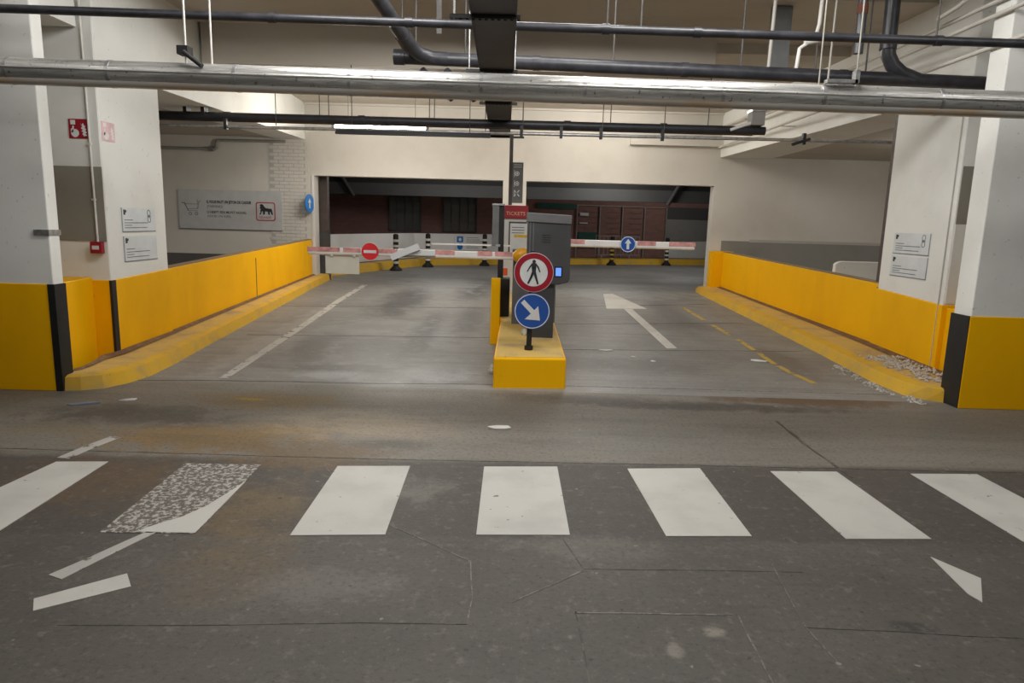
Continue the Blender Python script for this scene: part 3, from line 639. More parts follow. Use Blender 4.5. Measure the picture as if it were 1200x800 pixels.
for i, (u0, v0, u1, v1) in enumerate(((.10, 1.50, .42, 1.60), (.10, 1.22, .40, 1.26))):
    o = MB().flat(rect(u0, v0, u1, v1), fr, .05, .01).build('small_notice', SIGNW)
    tag(o, ('upper' if i == 0 else 'lower, thinner') + ' pale notice strip at the top corner of the brick screen', 'notice')
o = MB().flat(rect(.06, .38, .78, .92), fr, .01, .03).build('green_board', GREEN); tag(o, 'dark green board at the foot of the brick screen', 'board')
o = MB().flat(rect(-1.5, 1.70, -.04, 1.90), fr, .01, .03).build('green_board', GREEN); tag(o, 'long dark green board above the anthracite ticket machine', 'board')
rk = thing('wire_rack', (2.85, 24.35, ZF), 'pale wire rack with close uprights on two legs before the brick screen', 'rack')
fr = (Vector((2.72, 24.3, ZF)), u_out, Z)
for v in (.32, .98): MB().flat(rect(0, v, 1.66, v + .022), fr, 0, .022).build('rail', FRAMEG, rk)
for i in range(12): MB().flat(rect(.15 * i, .32, .15 * i + .016, 1.0), fr, .003, .016).build('bar', FRAMEG, rk)
for u in (.22, 1.28): MB().flat(rect(u, -.02, u + .03, .32), fr, 0, .03).build('leg', FRAMEG, rk)

# striped bollards
def make_bollard(band, label):
    t = thing('bollard', (0, 0, 0), label, 'bollard', 'striped bollards along the far kerb')
    MB().cyl((0, 0, .10), (0, 0, .95), .072, 18).ball((0, 0, .95), .072, 16, 8, (1, 1, .5)).build('post', RUBBER, t)
    MB().cyl((0, 0, -.01), (0, 0, .04), .17, 20, .165).cyl((0, 0, .04), (0, 0, .13), .165, 20, .075).build('base', RUBBER, t)
    for z in (.19, .335, .48, .625, .77): MB().cyl((0, 0, z), (0, 0, z + .065), .076, 18).build('band', band, t)
    return t
b1 = make_bollard(BOLW, 'nearest black bollard with pale bands, left of the broken boom clamp')
b1.location = (-3.29, 18.5, ZF)
for (x, y), lab in (((-2.66, 20.3), 'black and pale banded bollard, between the boom clamp and the wall sign'), ((-1.05, 21.6), 'black and pale banded bollard beside the slim dark terminal'), ((5.30, 24.55), 'black and pale banded bollard before the right-hand white low wall')):
    c = copy_tree(b1); c.location = (x, y, ZF); c['label'] = lab
b4 = make_bollard(BOLY, 'black bollard with yellow bands in front of the wire rack'); b4.location = (3.25, 23.85, ZF)

# ------------------------------------------------------------------ overhead pipes and tray
def straight(name, p0, p1, r, mat, label, cat='pipe', n=18):
    o = thing(name, p0, label, cat); MB().cyl(p0, p1, r, n).build('run', mat, o); return o
p2 = thing('galvanised_duct', (-6.2, 5.3, 2.66), 'fat galvanised metal pipe spanning the whole width overhead, streaked with rust', 'pipe')
def p2z(x): return 2.623 - .0075 * x
MB().cyl((-6.3, 5.3, p2z(-6.3)), (6.3, 5.3, p2z(6.3)), .096, 28).build('run', GALV, p2)
RUSTG = stained('rust_stained_sheet', (0.42, 0.40, 0.37), (0.42, 0.24, 0.07), 1.0, rough=.45, scale=1.1)
MB().cyl((-6.3, 5.245, p2z(-6.3) - .072), (6.3, 5.245, p2z(6.3) - .072), .026, 12).build('lower_fold', RUSTG, p2)
MB().cyl((-6.3, 5.213, p2z(-6.3) + .012), (6.3, 5.213, p2z(6.3) + .012), .014, 10).build('side_fold', GALV, p2)
for i in range(14):
    x = -5.6 + i * .87 + random.uniform(-.1, .1)
    MB().cyl((x, 5.3, p2z(x)), (x + .025, 5.3, p2z(x)), .0985, 28).build('lap_seam', STEEL, p2)
for x in (-2.49, -2.30, 2.18, 2.45): MB().cyl((x, 5.3, p2z(x)), (x, 5.3, 5.2), .008 if x < 0 else .006, 8).build('hanger_rod', WHITE_ROD if x < 0 else PALEROD, p2)
MB().box((-2.53, 5.24, 2.79), (-2.45, 5.33, 2.85)).cyl((-2.47, 5.22, 2.80), (-2.33, 5.2, 2.70), .018, 8).build('beam_clamp', DARKST, p2)
MB().box((2.20, 5.2, 2.70), (2.42, 5.26, 2.725)).box((2.40, 5.2, 2.70), (2.43, 5.26, 2.79)).build('clamp_strap', STEEL, p2)
p1 = thing('overhead_pipe', (-6.2, 5.8, 3.25), 'thin dark grey pipe running highest across the whole ceiling', 'pipe')
def p1z(x): return 3.185 - .0085 * x
MB().cyl((-6.3, 5.8, p1z(-6.3)), (6.3, 5.8, p1z(6.3)), .034, 16).build('run', PIPE, p1)
for x in (-2.05, -.95, .62, 1.35, 3.27): MB().cyl((x, 5.8, p1z(x)), (x + .06, 5.8, p1z(x)), .041, 16).build('coupling', PIPE, p1)
for x in (.66, .93, 3.28): MB().cyl((x, 5.8, p1z(x)), (x, 5.8, 5.2), .007, 6).build('hanger_rod', ROD, p1)
p3 = thing('drain_pipe', (-1.29, 7.3, 3.26), 'dark plastic drain pipe with capped end and two rising branches', 'pipe')
def p3z(x): return 3.240 - .018 * x
MB().cyl((-1.25, 7.3, p3z(-1.25)), (6.4, 7.3, p3z(6.4)), .066, 20).build('run', PIPE, p3)
MB().cyl((-1.31, 7.3, p3z(-1.3)), (-1.20, 7.3, p3z(-1.2)), .077, 20).build('end_cap', PIPE, p3)
MB().tube([(-.77, 7.3, 3.254), (-.92, 7.28, 3.256), (-1.04, 7.21, 3.28), (-1.12, 7.10, 3.325), (-1.33, 6.44, 3.61), (-1.88, 4.83, 4.30)], .069, 18).build('branch_bend', PIPE, p3)
MB().cyl((-1.13, 7.08, 3.335), (-1.17, 6.95, 3.395), .079, 18).build('collar', PIPE, p3)
MB().tube([(3.65, 7.3, 5.2), (3.66, 7.3, 3.55), (3.67, 7.3, 3.40), (3.725, 7.3, 3.305), (3.82, 7.3, 3.23), (3.99, 7.3, 3.17)], .071, 18).build('riser', PIPE, p3)
MB().cyl((3.66, 7.3, 3.455), (3.66, 7.3, 3.55), .081, 18).build('collar', PIPE, p3)
for x in (.91, 2.20, 2.95, 3.46): MB().cyl((x, 7.3, p3z(x) + .05), (x, 7.3, 5.2), .009, 8).build('hanger_rod', ROD, p3)
for x in (-1.23, -1.09, -.59): MB().cyl((x, 7.3, p3z(x) + .05), (x, 7.3, 5.2), .008, 6).build('hanger_rod', ROD, p3)
MB().box((-.88, 7.27, 3.49), (-.83, 7.30, 5.2)).build('flat_strap', ROD, p3)
for x in (.1, 1.6, 3.2): MB().cyl((x, 7.3, p3z(x)), (x + .07, 7.3, p3z(x)), .072, 20).build('coupling', PIPE, p3)
o = thing('riser_pipe', (3.02, 6.5, 3.2), 'dark vertical pipe with a rusty red joint, left of the bigger riser', 'pipe')
MB().cyl((2.95, 6.4, 3.19), (2.95, 6.4, 5.2), .040, 14).build('run', PIPE, o)
MB().cyl((2.95, 6.4, 3.52), (2.95, 6.4, 3.60), .045, 14).build('rusty_joint', plain('rust_red', (0.16, 0.05, 0.03), .7), o)
for x0, x1 in ((-.97, -.84), (-.73, -.60)):
    o = straight('branch_pipe', (x0 * 1.07 - .03, 7.62, 3.21), (x1 * 1.07 + .10, 8.05, 3.0), .037, PIPE, ('left' if x0 < -.9 else 'right') + ' of two short oblique pipes dropping behind the galvanised pipe')
# small white drain with a bend, grey channel, fixture end
o = thing('drain_bend', (2.97, 7.3, 3.26), 'thin pale pipe with a knuckle bend hanging above the drain pipe', 'pipe')
MB().tube([(2.99, 7.3, 5.2), (2.95, 7.3, 3.68), (2.92, 7.3, 3.54), (2.84, 7.3, 3.49), (2.775, 7.3, 3.445), (2.76, 7.3, 3.25)], .019, 10).build('run', WHITE_ROD, o)
MB().cyl((2.82, 7.3, 3.50), (2.98, 7.3, 3.53), .026, 10).build('knuckle', WHITE_ROD, o)
o = MB().box((2.82, 8.30, 3.40), (3.04, 8.38, 4.14)).build('steel_channel', CABIN_L); tag(o, 'grey vertical steel channel below the ceiling, left of the pale knuckle bend', 'channel')
o = straight('steel_rod', (2.48, 7.3, 3.25), (2.52, 7.3, 5.2), .018, PALEROD, 'pale steel rod hanging beside the grey steel channel', 'rod', 8)
o = straight('steel_rod', (2.92, 6.9, 2.96), (2.95, 6.9, 5.2), .010, PALEROD, 'slim pale rod hanging just right of the knuckle bend', 'rod', 8)
o = thing('ceiling_fixture', (2.65, 6.2, 3.6), 'tip of a pale lamp fixture cut by the upper picture edge', 'lamp')
MB().box((2.50, 6.1, 3.64), (2.68, 6.3, 4.1)).build('housing', WHITE_ROD, o); MB().box((2.50, 6.09, 3.60), (2.69, 6.31, 3.642)).build('rim', DARKST, o)
# pipes of the far bay
pb = thing('sprinkler_pipe', (-6.6, 10, 3.0), 'black iron pipe crossing the far bay just above the glowing lamp', 'pipe')
MB().cyl((-6.6, 10, 3.01), (3.42, 10, 3.005), .058, 18).build('run', PIPE_B, pb)
MB().cyl((-6.6, 10.16, 2.99), (3.3, 10.16, 2.985), .030, 12).build('rear_run', PIPE_B, pb)
for x in (-2.85, -2.72, -1.30, -1.23, 1.25, 2.62): MB().cyl((x, 10, 3.03), (x, 10, 4.02 if x > 2.5 else 4.1), .007, 6).build('hanger_rod', ROD, pb)
for x in (-4.2, -2.3, .6, 1.95): MB().cyl((x, 10, 3.01), (x + .09, 10, 3.01), .066, 18).build('coupling', PIPE_B, pb)
for x in (-4.75, -4.5): MB().box((x, 9.93, 3.0), (x + .05, 10.07, 3.14)).build('hook', DARKST, pb)
pc = thing('conduit', (-6.6, 9.8, 2.88), 'slim grey steel conduit running under the black iron pipe to the column', 'conduit')
MB().cyl((-6.6, 9.8, 2.84), (6.6, 9.8, 2.875), .022, 12).build('run', STEEL, pc)
for x in (-3.4, .02, 1.12, 1.97): MB().cyl((x, 9.8, 2.88), (x, 9.8, 3.66), .006, 6).build('hanger_rod', ROD, pc)
for x in (-4.1, .0, .55, 1.1, 1.95, 3.9): MB().box((x - .02, 9.77, 2.81), (x + .02, 9.83, 2.96)).build('clip', DARKST, pc)
MB().cyl((3.72, 9.74, 2.80), (3.96, 9.74, 2.88), .02, 8).build('end_clamp', DARKST, pc)
rl = MB().cyl((-2.3, 9.6, 2.8), (-2.3, 9.6, 3.66), .006, 6).cyl((-.7, 9.605, 2.8), (-.7, 9.605, 3.66), .006, 6).box((-2.52, 9.56, 2.765), (-.42, 9.62, 2.795)).box((-2.52, 9.6, 2.795), (-.42, 9.62, 2.83)).build('cable_rail', DARKST); tag(rl, 'flat dark cable rail slung directly beneath the glowing lamp', 'cable rail')
lm = thing('fluorescent_lamp', (-2.52, 12.6, 3.24), 'lit fluorescent tube lamp hanging under the black iron pipe', 'lamp')
MB().cyl((-3.31, 12.6, 3.235), (-1.71, 12.6, 3.245), .040, 18).build('tube', TUBE, lm)
MB().box((-3.36, 12.64, 3.22), (-1.66, 12.72, 3.31)).build('housing', WHITE_ROD, lm)
for x in (-3.37, -1.70): MB().box((x, 12.55, 3.19), (x + .05, 12.66, 3.29)).build('end_cap', CABIN_L, lm)
for x in (-3.1, -1.9): MB().cyl((x, 12.68, 3.30), (x, 12.68, 4.02), .006, 6).build('hanger_rod', ROD, lm)
lm2 = thing('fluorescent_lamp', (1.62, 13.2, 3.95), 'second lit tube lamp on the far ceiling, just below the galvanised pipe', 'lamp')
MB().cyl((.85, 13.2, 3.945), (2.40, 13.2, 3.945), .022, 12).build('tube', TUBE, lm2); MB().box((.83, 13.16, 3.965), (2.42, 13.24, 4.02)).build('housing', WHITE_ROD, lm2)
# conduits along the right-hand beam
for z, lab in ((3.71, 'uppermost of the thin conduits clipped to the right beam'), (3.59, 'middle thin conduit clipped to the right beam'), (3.32, 'lowest thin conduit clipped to the right beam')):
    o = thing('wall_conduit', (4.235, 5.0, z), lab, 'conduit', 'conduits along the right beam')
    MB().tube([(4.235, 5.0, z), (4.23, 10.0, z), (4.17, 14.9, z)], .020, 10).build('run', WALL_CREAM, o)
    for y in (9.6, 11.5, 13.4): MB().box((4.20, y, z - .03), (4.58 - (y - 8.7) * .0535 if y > 8.7 else 4.62, y + .03, z - .018)).build('bracket', STEEL, o)
o = MB().tube([(4.10, 7.26, 3.74), (4.10, 6.95, 3.765), (4.10, 6.8, 3.80), (4.10, 6.76, 3.9), (4.10, 6.75, 5.2)], .02, 8).build('conduit_stub', WALL_CREAM); tag(o, 'short pale conduit stub above the thin conduits, near the bigger riser', 'conduit')
jb = thing('junction_box', (3.3, 10, 3.1), 'galvanised box at the right end of the black iron pipe', 'junction box')
MB().box((3.20, 9.90, 3.07), (3.38, 10.1, 3.27)).build('body', OUTG, jb, .006); MB().box((3.19, 9.885, 3.25), (3.39, 10.11, 3.28)).build('lid', STEEL, jb)
MB().cyl((3.20, 9.95, 3.10), (2.92, 9.95, 3.0), .022, 8).build('bracket_arm', WHITE_ROD, jb)
wc = thing('wall_pipe', (-7.6, 14.93, 3.06), 'dim grey pipe with a step on the back wall above the cart sign', 'pipe')
MB().tube([(-8.8, 14.94, 3.02), (-6.5, 14.94, 3.02), (-6.47, 14.94, 3.05), (-6.46, 14.94, 3.17), (-6.43, 14.94, 3.20), (-5.0, 14.94, 3.21)], .03, 10).build('run', OUTG, wc)
MB().box((-6.62, 14.9, 2.97), (-6.54, 14.98, 3.07)).build('clip', CABIN_L, wc)

# cable tray down the middle, its perforated channels
ct = thing('cable_tray', (-.25, 8.4, 3.1), 'flat anthracite cable tray running lengthwise above the ticket machines', 'cable tray')
MB().prism([(-.345, 3.6), (-.03, 3.6), (-.195, 12.05), (-.52, 12.05)], 3.085, 3.10).build('tray_bottom', TRAY, ct)
for a, b_ in (((-.345, 3.6), (-.52, 12.05)), ((-.03, 3.6), (-.195, 12.05))):
    MB().prism([(a[0] - .006, a[1]), (a[0] + .006, a[1]), (b_[0] + .006, b_[1]), (b_[0] - .006, b_[1])], 3.075, 3.138).build('tray_side', TRAY, ct)
for y, x0, x1 in ((5.16, -.53, -.03), (6.92, -.55, -.05), (8.7, -.52, -.06), (12.0, -.64, .05)):
    m = MB(); zz = 3.055
    for dy in (-.025, .017): m.box((x0, y + dy, zz), (x1, y + dy + .008, zz + .024))
    m.box((x0, y - .025, zz + .022), (x1, y + .025, zz + .028))
    k = x0
    while k < x1: m.box((k, y - .02, zz), (min(k + .022, x1), y + .02, zz + .006)); k += .045
    m.build('perforated_channel', DARKST, ct)
    for xx in (x0 + .03, x1 - .03): MB().cyl((xx, y, zz), (xx, y, 4.15 if y > 8.1 else 5.2), .008, 8).build('hanger_rod', STEEL if y < 7 else ROD, ct)
dpst = MB().box((-.185, 11.58, 1.93), (-.125, 11.64, 3.08)).build('drop_post', BROWNST); tag(dpst, 'thin brown post dropping from the cable tray to the red header', 'post')

# ------------------------------------------------------------------ signs and notices
fr = frame((-7.36, 14.985, 1.34))
cs = thing('cart_sign', (-7.36, 14.98, 1.34), 'long pale grey sign with a drawn shopping cart and a lion logo', 'sign')
MB().flat(rrect(0, 0, 2.24, .83, .03), fr, 0, .018).build('sign_panel', SIGNG, cs)
MB().flat(rect(0, -.015, 2.24, .0), fr, 0, .02).build('lower_edge', CABIN_L, cs)
def q(u, v): return ((u - 45) * .00197, .83 - (v + 9) * .00184)
def stroke(m, pts, wd):
    for a, b_ in zip(pts[:-1], pts[1:]):
        a = Vector(a); b_ = Vector(b_); d = (b_ - a).normalized(); n = Vector((-d.y, d.x)) * wd / 2; e = d * wd * .4
        m.flat([tuple(a + n - e), tuple(a - n - e), tuple(b_ - n + e), tuple(b_ + n + e)], fr, .018, .003)
m = MB(); stroke(m, [q(82, 146), q(112, 150), q(150, 236)], .022); stroke(m, [q(118, 160), q(262, 160)], .011)
stroke(m, [q(262, 160), q(254, 212), q(150, 216)], .011); stroke(m, [q(250, 108), q(262, 160)], .012); stroke(m, [q(285, 120), q(262, 148)], .01)
stroke(m, [q(150, 236), q(250, 238)], .010); m.ring(q(172, 272), .020, .036, fr, .018, .003, 18).ring(q(238, 268), .020, .036, fr, .018, .003, 18)
m.build('cart_drawing', INKG, cs)
for tx, v, sz, mt, bo, sq in (('IL VOUS FAUT UN JETON DE CADDIE', 145, .082, INK, .003, .70), ('(PARKING)', 196, .075, INKG, .001, .95), ('U HEEFT EEN MUNT NODIG', 262, .075, INK, .001, .90), ('(VOOR UW KAR)', 308, .07, INKG, .001, .95)):
    u0, v0 = q(355, v); text(tx, sz, (fr[0] + X * u0 + Z * v0, X, Z), .019, mt, cs, bold=bo, squeeze=sq)
m = MB(); a, b_ = q(893, 335), q(1108, 118)
m.flat(rrect(a[0], a[1], b_[0], b_[1], .05), fr, .018, .002); m.build('logo_border', LOGOR, cs)
MB().flat(rrect(a[0] + .025, a[1] + .025, b_[0] - .025, b_[1] - .025, .035), fr, .020, .002).build('logo_ground', SIGNG, cs)
lion = [(935, 188), (945, 170), (938, 152), (955, 140), (975, 146), (985, 165), (1000, 185), (1040, 192), (1062, 190), (1072, 205), (1078, 240), (1083, 262), (1066, 262), (1058, 235), (1045, 225),
        (1048, 262), (1030, 262), (1026, 228), (995, 224), (990, 262), (972, 262), (972, 228), (960, 222), (948, 262), (930, 260), (945, 238), (942, 215), (950, 200)]
MB().flat([q(*p) for p in lion], fr, .022, .002).build('logo_lion', INK, cs)
m = MB(); stroke(m, [q(1066, 195), q(1074, 176), q(1060, 164), q(1020, 162), q(1006, 152), q(1016, 142), q(1066, 144)], .012); m.build('logo_tail', INK, cs)
u0, v0 = q(922, 306); text('DELHAIZE', .066, (fr[0] + X * u0 + Z * v0, X, Z), .022, LOGOR, cs, squeeze=.92, bold=.001)
# fire alarm signs (one fresh, one faded) and call point
def alarm(fr, s, ground, ink, root):
    MB().flat(rect(0, 0, .195 * s, .19), fr, 0, .004).build('sign_plate', ground, root)
    m = MB(); e = circle((.062 * s, .052), .040, 20); m.flat([((a - .062 * s) * s + .062 * s, b_) for a, b_ in e], fr, .004, .002)
    m.flat([(.03 * s, .06), (.045 * s, .055), (.055 * s, .12), (.04 * s, .125)], fr, .004, .002).flat(rect(.022 * s, .135, .07 * s, .178), fr, .004, .002)
    m.flat([(.02 * s, .06), (.03 * s, .055), (.035 * s, .095), (.024 * s, .095)], fr, .004, .002)
    m.build('hand_symbol', ink, root)
    MB().flat([(.125 * s, .145), (.135 * s, .13), (.148 * s, .15), (.155 * s, .128), (.172 * s, .12), (.16 * s, .105), (.18 * s, .09), (.165 * s, .075), (.185 * s, .06), (.165 * s, .05), (.185 * s, .028), (.15 * s, .022),
               (.135 * s, .045), (.15 * s, .06), (.128 * s, .07), (.145 * s, .085), (.125 * s, .1), (.14 * s, .115)], fr, .004, .002).build('flame_symbol', ink, root)
fr = frame((-4.557, 7.098, 2.362)); o = thing('alarm_sign', tuple(fr[0]), 'red fire alarm sign with white hand, left of the thin white conduit', 'sign'); alarm(fr, 1.0, SIGNR, SIGNW, o)
fr = (Vector((-4.249, 7.13, 2.355)), Y, Z); o = thing('alarm_sign', tuple(fr[0]), 'faded pink fire alarm sticker on the white column', 'sticker'); alarm(fr, 1.15, PINKF, PINKW, o)
cp = thing('call_point', (-4.34, 7.06, 1.22), 'small red fire call point at the foot of the white conduit', 'call point')
MB().box((-4.405, 7.04, 1.215), (-4.285, 7.10, 1.335)).build('body', SIGNR, cp, .008)
MB().flat(rect(.025, .04, .095, .08), frame((-4.405, 7.04, 1.215)), 0, .004).build('press_plate', SIGNW, cp)
cc = thing('thin_conduit', (-4.345, 7.08, 1.34), 'thin white conduit rising from the red call point', 'conduit')
MB().cyl((-4.345, 7.088, 1.335), (-4.36, 7.088, 4.6), .011, 10).build('run', WHITE_ROD, cc)
for z in (1.75, 2.3, 2.9): MB().box((-4.372, 7.075, z), (-4.335, 7.103, z + .02)).build('clip', WHITE_ROD, cc)
# paired notices on the columns
def notice(name, fr, wd, ht, label, ring, mirror):
    o = thing(name, tuple(fr[0]), label, 'notice'); MB().flat(rect(0, 0, wd, ht), fr, 0, .005).build('sheet', NOTICE, o)
    ex = wd - .012 if mirror else 0
    MB().flat(rect(ex, 0, ex + .012, ht), fr, .005, .002).build('edge_strip', INKG, o); MB().flat(rect(0, 0, wd, .010), fr, .005, .002).build('edge_strip', INKG, o)
    m = MB(); m.flat(rect(.04, ht - .075, .075, ht - .02), fr, .005, .002).flat(rect(.075, ht - .05, .095, ht - .025), fr, .005, .002); m.build('printed_mark', INK, o)
    m = MB()
    for v, l in ((.125, .16), (.095, .46), (.068, .14), (.042, .44)): m.flat(rect(.05, v * ht / .26, .05 + l * wd / .67, v * ht / .26 + .009), fr, .005, .002)
    m.build('fine_print', INKG, o)
    if ring:
        m = MB(); c = (wd - .13, ht - .05); m.ring(c, .026, .036, fr, .005, .002, 20); m.ring((c[0], c[1] - .075), .026, .036, fr, .005, .002, 20); m.flat(rect(c[0] - .035, c[1] - .046, c[0] + .035, c[1] - .030), fr, .005, .002)
        m.build('round_emblem', INKG, o)
    return o
F = lambda y, z: (Vector((-4.249, y, z)), Y, Z)
notice('column_notice', F(7.37, 1.43), .68, .26, 'upper pale notice with round emblem on the column below the faded sticker', True, False)
notice('column_notice', F(7.375, 1.11), .68, .275, 'lower pale notice on the column below the faded pink sticker', False, False)
G = lambda y, z: (Vector((4.619, y, z)), -Y, Z)
notice('column_notice', G(8.52, 1.395), .75, .25, 'upper pale notice with round emblem on the column by the dark strip', True, True)
notice('column_notice', G(8.53, 1.125), .76, .25, 'lower pale notice on the column by the dark strip', False, True)
# blue round sign on the jamb
fr = (Vector((-4.47, 14.80, 1.93)), Vector((.42, -.91, 0)).normalized(), Z)
bs = thing('round_blue_sign', tuple(fr[0]), 'round blue sign set edgewise on the left jamb of the opening', 'sign')
fr = (Vector((-4.48, 14.80, 1.93)), Vector((.20, .98, 0)).normalized(), Z)
MB().flat(circle((0, 0), .195, 32), fr, 0, .012).build('disc', SIGNB2, bs)
MB().flat([(-.02, -.1), (.02, -.1), (.02, .02), (.06, .02), (0, .11), (-.06, .02), (-.02, .02)], fr, .012, .003).build('white_arrow', SIGNW, bs)
MB().box((-4.50, 14.8, 1.90), (-4.46, 14.98, 1.96)).build('bracket', STEEL, bs)
# white board behind the right low wall
o = MB().flat([(.0, -.44), (1.6, -.44)] + rrect(0, 0, 1.6, .75, .16, 6)[6:18], frame((4.87, 10.75, .44)), 0, .1).build('white_board', WHITE_COL, None, .01)
tag(o, 'white board with a rounded corner standing behind the right low wall', 'board')

# ------------------------------------------------------------------ machines, barriers, signs on the island
sp = thing('sign_post', (.15, 7.07, .32), 'black post on the island carrying a no-pedestrians sign over a blue arrow sign', 'road sign')
MB().cyl((.14, 7.08, .30), (.155, 7.08, 1.36), .028, 16).build('post', RUBBER, sp)
MB().cyl((.14, 7.08, .30), (.14, 7.08, .37), .045, 16).build('base', RUBBER, sp)
fr = frame((.168, 7.035, 1.143))
s1 = MB().flat(circle((0, 0), .203, 48), fr, -.012, .012).build('no_pedestrian_disc', SIGNW, sp); s1['label'] = 'red-ringed white disc with a black walking figure'
MB().ring((0, 0), .143, .198, fr, 0, .002, 48).build('red_ring', SIGNR, s1)
m = MB(); m.flat(circle((.000, .112), .0185, 16), fr, 0, .003)
def limb(pts, ws, th):
    for (a, b_), (wa, wb_) in zip(zip(pts[:-1], pts[1:]), zip(ws[:-1], ws[1:])):
        a = Vector(a); b_ = Vector(b_); d = (b_ - a).normalized(); nn = Vector((-d.y, d.x)); e = d * .004
        m.flat([tuple(a + nn * wa / 2 - e), tuple(a - nn * wa / 2 - e), tuple(b_ - nn * wb_ / 2 + e), tuple(b_ + nn * wb_ / 2 + e)], fr, 0, th)
limb([(.000, .092), (.000, .050), (.001, -.008)], (.046, .046, .036), .003)
limb([(-.017, .088), (-.045, .050), (-.066, .012)], (.017, .014, .011), .0033)
limb([(.017, .088), (.045, .052), (.062, .008)], (.017, .014, .011), .0036)
limb([(-.006, .004), (-.026, -.050), (-.056, -.112)], (.028, .023, .017), .0039)
limb([(.008, .004), (.024, -.050), (.044, -.114)], (.028, .023, .017), .0042)
m.build('walking_figure', INK, s1)
fr = frame((.163, 7.035, .742))
s2 = MB().flat(circle((0, 0), .188, 48), fr, -.012, .012).build('keep_right_disc', SIGNB, sp); s2['label'] = 'blue disc with a white arrow pointing down right'
MB().ring((0, 0), .172, .181, fr, 0, .002, 48).build('white_rim', SIGNW, s2)
MB().flat([(-.118, .085), (-.085, .118), (.022, .012), (.062, .055), (.085, -.095), (-.075, -.085), (-.012, -.025)], fr, 0, .003).build('white_arrow', SIGNW, s2)
for z in (1.143, .742): MB().box((.11, 7.048, z - .02), (.20, 7.115, z + .02)).build('clamp', STEEL, sp)

tm = thing('ticket_machine', (.31, 7.9, .33), 'tall anthracite ticket machine with small lit blue display behind the round signs', 'ticket machine')
MB().box((.18, 7.74, .30), (.425, 8.05, 1.0)).build('pedestal', CABIN, tm, .008)
fr = frame((.10, 7.70, .965))
MB().flat([(.0, .02), (.03, 0), (.36, 0), (.47, .03), (.49, .07), (.485, .69), (0, .69)], fr, -.38, .38).build('head', CABIN, tm, .01)
MB().flat([(-.012, .69), (.487, .675), (.487, .775), (-.012, .795)], fr, -.39, .405).build('cap', CABIN_L, tm, .008)
for u in (.025, .062): MB().flat(rect(u, .03, u + .010, .685), fr, 0, .006).build('vertical_rib', CABIN_L, tm)
for v in (.47, .495, .52, .545): MB().flat(rect(.16, v, .26, v + .006), fr, 0, .003).build('speaker_slot', BLACKP, tm)
d = MB().flat(rect(.33, .10, .39, .19), fr, 0, .004).build('display', SCREENB, tm); MB().flat(rect(.315, .085, .405, .205), fr, 0, .002).build('bezel', BLACKP, d)

def boom(root, x0, x1, y, z, reds, flip=1):
    MB().box((min(x0, x1), y - .02, z - .042), (max(x0, x1), y + .02, z + .042)).build('boom', ARMW, root, .012)
    for a, b_ in reds: MB().box((a, y - .0225, z - .012), (b_, y + .0225, z + .044)).build('red_band', ARMR, root)
    MB().box((min(x0, x1), y - .024, z - .050), (max(x0, x1), y + .024, z - .040)).build('reflection_strip', plain('boom_reflected_tan', (.50, .40, .27), .5), root)  # tan strip paints the warm reflected light along the boom's lower edge
YB = 8.55
lbarr = thing('barrier', (.05, 8.72, .37), 'left parking barrier with amber hub, no-entry disc and cracked boom', 'barrier')
MB().box((-.06, 8.60, .36), (.24, 8.90, 1.28)).build('cabinet', CABIN_L, lbarr, .015)
MB().box((-.07, 8.59, 1.27), (.25, 8.91, 1.31)).build('cabinet_lid', CABIN, lbarr, .008)
MB().ball((.07, YB, 1.235), .095, 20, 12, (1.45, .8, 1.05)).build('hub', HUBY, lbarr)
boom(lbarr, -2.61, .0, YB, 1.237, [(-2.618, -2.216), (-2.173, -1.956), (-1.739, -1.500), (-1.153, -0.784), (-0.502, -0.318), (-0.285, -0.068)])
fr = frame((-1.835, YB - .03, 1.243)); de = MB().flat(circle((0, 0), .105, 36), fr, 0, .006).build('no_entry_disc', NOENTRY, lbarr); MB().flat(rect(-.078, -.02, .078, .016), fr, .006, .002).build('white_bar', SIGNW, de)
m = MB().box((-1.500, YB - .045, 1.205), (-1.023, YB + .03, 1.285)); cl = m.build('repair_sleeve', SIGNW, lbarr, .01)
fr = frame((-1.381, YB - .05, 1.262), (math.cos(.40), 0, math.sin(.40)), (-math.sin(.40), 0, math.cos(.40))); MB().flat(rect(-.20, -.045, .17, .035), fr, 0, .05).build('lifted_flap', SIGNW, cl)
pl = MB().box((-2.40, YB - .005, .955), (-1.98, YB + .015, 1.19)).build('hanging_plate', plain('cream_plate', (.66, .63, .53), .5, var=.05), lbarr)
for x in (-2.33, -2.05): MB().box((x, YB - .028, 1.17), (x + .03, YB + .028, 1.21)).build('plate_clip', WHITE_ROD, pl)
YR = 8.75
rbarr = thing('barrier', (.45, 8.8, .37), 'right parking barrier with blue arrow disc on its boom', 'barrier')
MB().box((.24, 8.80, .36), (.50, 9.1, 1.45)).build('cabinet', CABIN_L, rbarr, .015)
MB().ball((.40, YR, 1.412), .08, 18, 10, (1.3, .7, .95)).build('hub', HUBY, rbarr)
boom(rbarr, .46, 2.235, YR, 1.412, [(0.618, 0.840), (1.506, 1.740), (1.906, 2.239)])
fr = frame((1.385, YR - .03, 1.412)); de = MB().flat(circle((0, 0), .10, 36), fr, 0, .006).build('blue_disc', SIGNB, rbarr)
MB().flat([(-.016, -.062), (.016, -.062), (.016, .01), (.042, .01), (0, .068), (-.042, .01), (-.016, .01)], fr, .006, .002).build('white_arrow', SIGNW, de); MB().ring((0, 0), .088, .097, fr, .006, .002, 36).build('white_rim', SIGNW, de)

